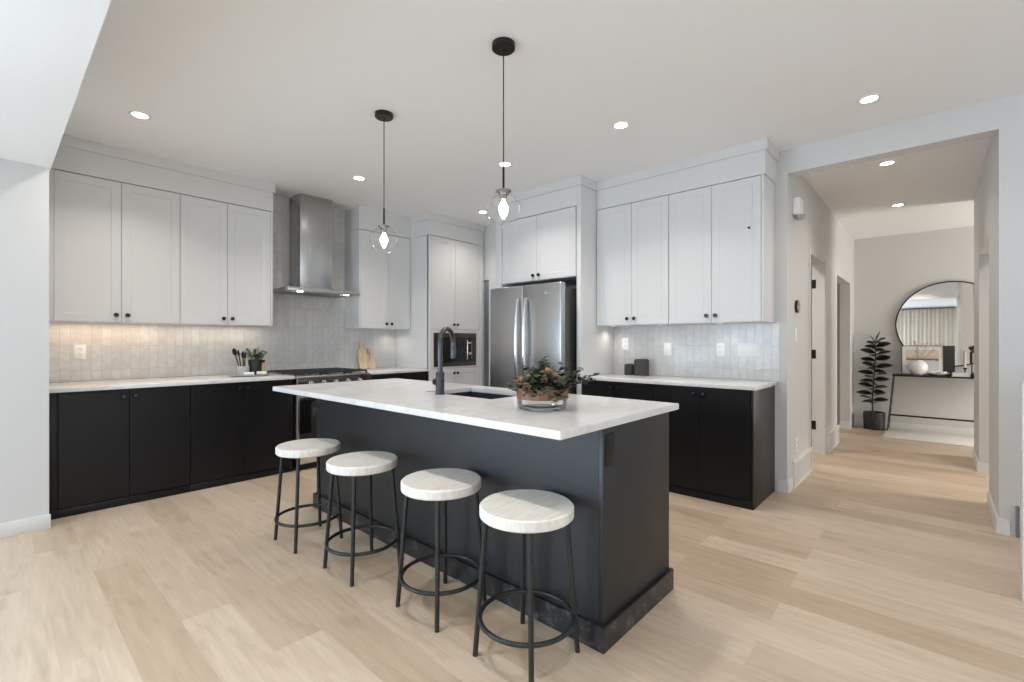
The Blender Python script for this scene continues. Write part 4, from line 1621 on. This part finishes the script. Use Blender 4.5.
t = thing('vase', 'round white vase in front of the framed print', 'vase', (8.60, 0.185, TT))
b = B()
lathe(b, [(0, 0), (0.05, 0), (0.085, 0.035), (0.106, 0.09), (0.102, 0.14), (0.075, 0.182), (0.05, 0.194), (0.05, 0.204), (0.042, 0.204), (0.042, 0.19), (0.07, 0.17), (0.094, 0.12), (0.08, 0.04), (0, 0.02)], 48)
obj('vessel', b, M['ceramic'], t)
random.seed(3)
BL = ['tall dry branch rising at the left of the white vase', 'dry branch leaning right from the white vase', 'short upright dry branch in the white vase', 'thin dry branch arching far right from the white vase']
for k, (dy, dx, h) in enumerate(((0.03, 0.0, 0.42), (-0.10, 0.02, 0.43), (0.0, 0.02, 0.38), (-0.24, 0.02, 0.40))):
    u = thing('dry_branch', BL[k], 'branch', (8.60, 0.185, TT + 0.022), 0, 'dry branches in the white vase')
    b = B()
    end = Vector((dx, dy, h))
    mid = Vector((dx * 0.3, dy * 0.25, h * 0.5))
    pts = [Vector((0, 0, 0)), mid, mid.lerp(end, 0.5) + Vector((0, random.uniform(-.01, .01), 0.01)), end]
    tube(b, pts, [0.003, 0.0027, 0.0022, 0.0014], 6)
    for q in range(6):
        p = pts[2].lerp(end, random.uniform(-0.5, 0.9)) if q > 1 else mid.lerp(pts[2], random.random())
        tip = p + Vector((random.uniform(-.03, .03), random.uniform(-.06, .06), random.uniform(0.03, 0.07)))
        tube(b, [p, tip], 0.0014, 5)
    obj('twig', b, M['branch'], u)
    bl = B()
    for q in range(12):
        p = mid.lerp(end, random.random())
        leaf(bl, p + Vector((0, random.uniform(-.03, .03), random.uniform(0, .03))), (random.uniform(-1, 1), random.uniform(-1, 1), .6), 0.02, 0.008)
    obj('buds', bl, M['branch'], u, solid=0.0006)

# folded cloth, books, candle and planter on the table
def book(loc, sx, sy, h, rz, label, cover):
    t = thing('book', label, 'book', loc, rz, 'white books on the console table')
    b = B()
    box(b, -sx, sx, -sy, sy, 0, 0.003)
    box(b, -sx, sx, -sy, sy, h - 0.003, h)
    box(b, -sx, -sx + 0.003, -sy, sy, 0.003, h - 0.003)
    obj('cover', b, cover, t)
    obj('pages', bx(-sx + 0.003, sx - 0.003, -sy + 0.003, sy - 0.003, 0.003, h - 0.003), M['linen'], t)


b = B()
lathe(b, [(0, 0), (0.06, 0), (0.10, 0.018), (0.118, 0.038), (0.112, 0.040), (0.095, 0.024), (0.055, 0.010), (0, 0.008)], 40)
tag(obj('shallow_dish', b, M['ceramic'], None, (8.63, -0.025, TT)), 'shallow white dish right of the round vase', 'dish')
b = B()
nn = 12
grid = []
for i in range(nn + 1):
    row = []
    for j in range(nn + 1):
        u_, v_ = i / nn - 0.5, j / nn - 0.5
        row.append(b.verts.new((u_ * 0.13, v_ * 0.17, 0.046 + 0.014 * math.sin(9 * u_ + 3 * v_) * math.cos(7 * v_) + 0.012 * (1 - 4 * u_ * u_) * (1 - 4 * v_ * v_))))
    grid.append(row)
for i in range(nn):
    for j in range(nn):
        b.faces.new((grid[i][j], grid[i + 1][j], grid[i + 1][j + 1], grid[i][j + 1]))
tag(obj('folded_napkin', b, M['linen'], None, (8.63, -0.025, TT - 0.004), solid=0.004), 'crumpled white cloth lying on the shallow dish', 'napkin')
book((8.63, -0.24, TT), 0.085, 0.105, 0.026, R(90), 'lower white book on the console table, right of the dish', M['ceramic'])
book((8.63, -0.235, TT + 0.0265), 0.072, 0.095, 0.022, R(86), 'upper, smaller white book of the two-book stack', M['ceramic'])
t = thing('candle_holder', 'slim white candle in a black holder behind the stacked books', 'candle', (8.745, -0.288, TT))
b = B()
lathe(b, [(0, 0), (0.040, 0), (0.040, 0.006), (0.008, 0.012), (0.007, 0.085), (0.020, 0.100), (0.020, 0.112), (0, 0.112)], 24)
obj('holder', b, M['black_metal'], t)
b = B()
lathe(b, [(0, 0.1122), (0.013, 0.1122), (0.0125, 0.33), (0.009, 0.335), (0, 0.335)], 16)
obj('wax', b, M['wax'], t)
b = B()
lathe(b, [(0, 0), (0.03, 0), (0.045, 0.02), (0.03, 0.05), (0.012, 0.062), (0, 0.064)], 24)
tag(obj('paperweight', b, M['black_metal'], None, (8.545, -0.372, TT)), 'small black rounded ornament right of the white books', 'ornament')

random.seed(21)
t = thing('plant_stand', 'slim black stand holding a brown bowl of dark foliage at the table end', 'plant stand', (8.66, -0.425, TT))
b = B()
for sx in (-1, 1):
    for sy in (-1, 1):
        tube(b, [(sx * 0.045, sy * 0.075, 0), (sx * 0.045, sy * 0.075, 0.325)], 0.005, 8)
box(b, -0.05, 0.05, -0.08, 0.08, 0.315, 0.327, bev=0.001)
obj('frame', b, M['black_metal'], t)
b = B()
lathe(b, [(0, 0.328), (0.06, 0.328), (0.085, 0.345), (0.098, 0.375), (0.090, 0.375), (0.07, 0.350), (0, 0.345)], 36)
obj('bowl', b, M['band'], t)
bl = B()
for k in range(60):
    a = random.uniform(0, 2 * PI)
    rr = random.uniform(0, 0.07)
    leaf(bl, (rr * math.cos(a), rr * math.sin(a), 0.355 + random.uniform(0, 0.03)), (math.cos(a), math.sin(a), random.uniform(0.1, 1.5)), random.uniform(0.04, 0.065), 0.028, droop=0.2, roll=random.uniform(-0.7, 0.7))
obj('foliage', bl, M['leaf'], t, solid=0.0006)
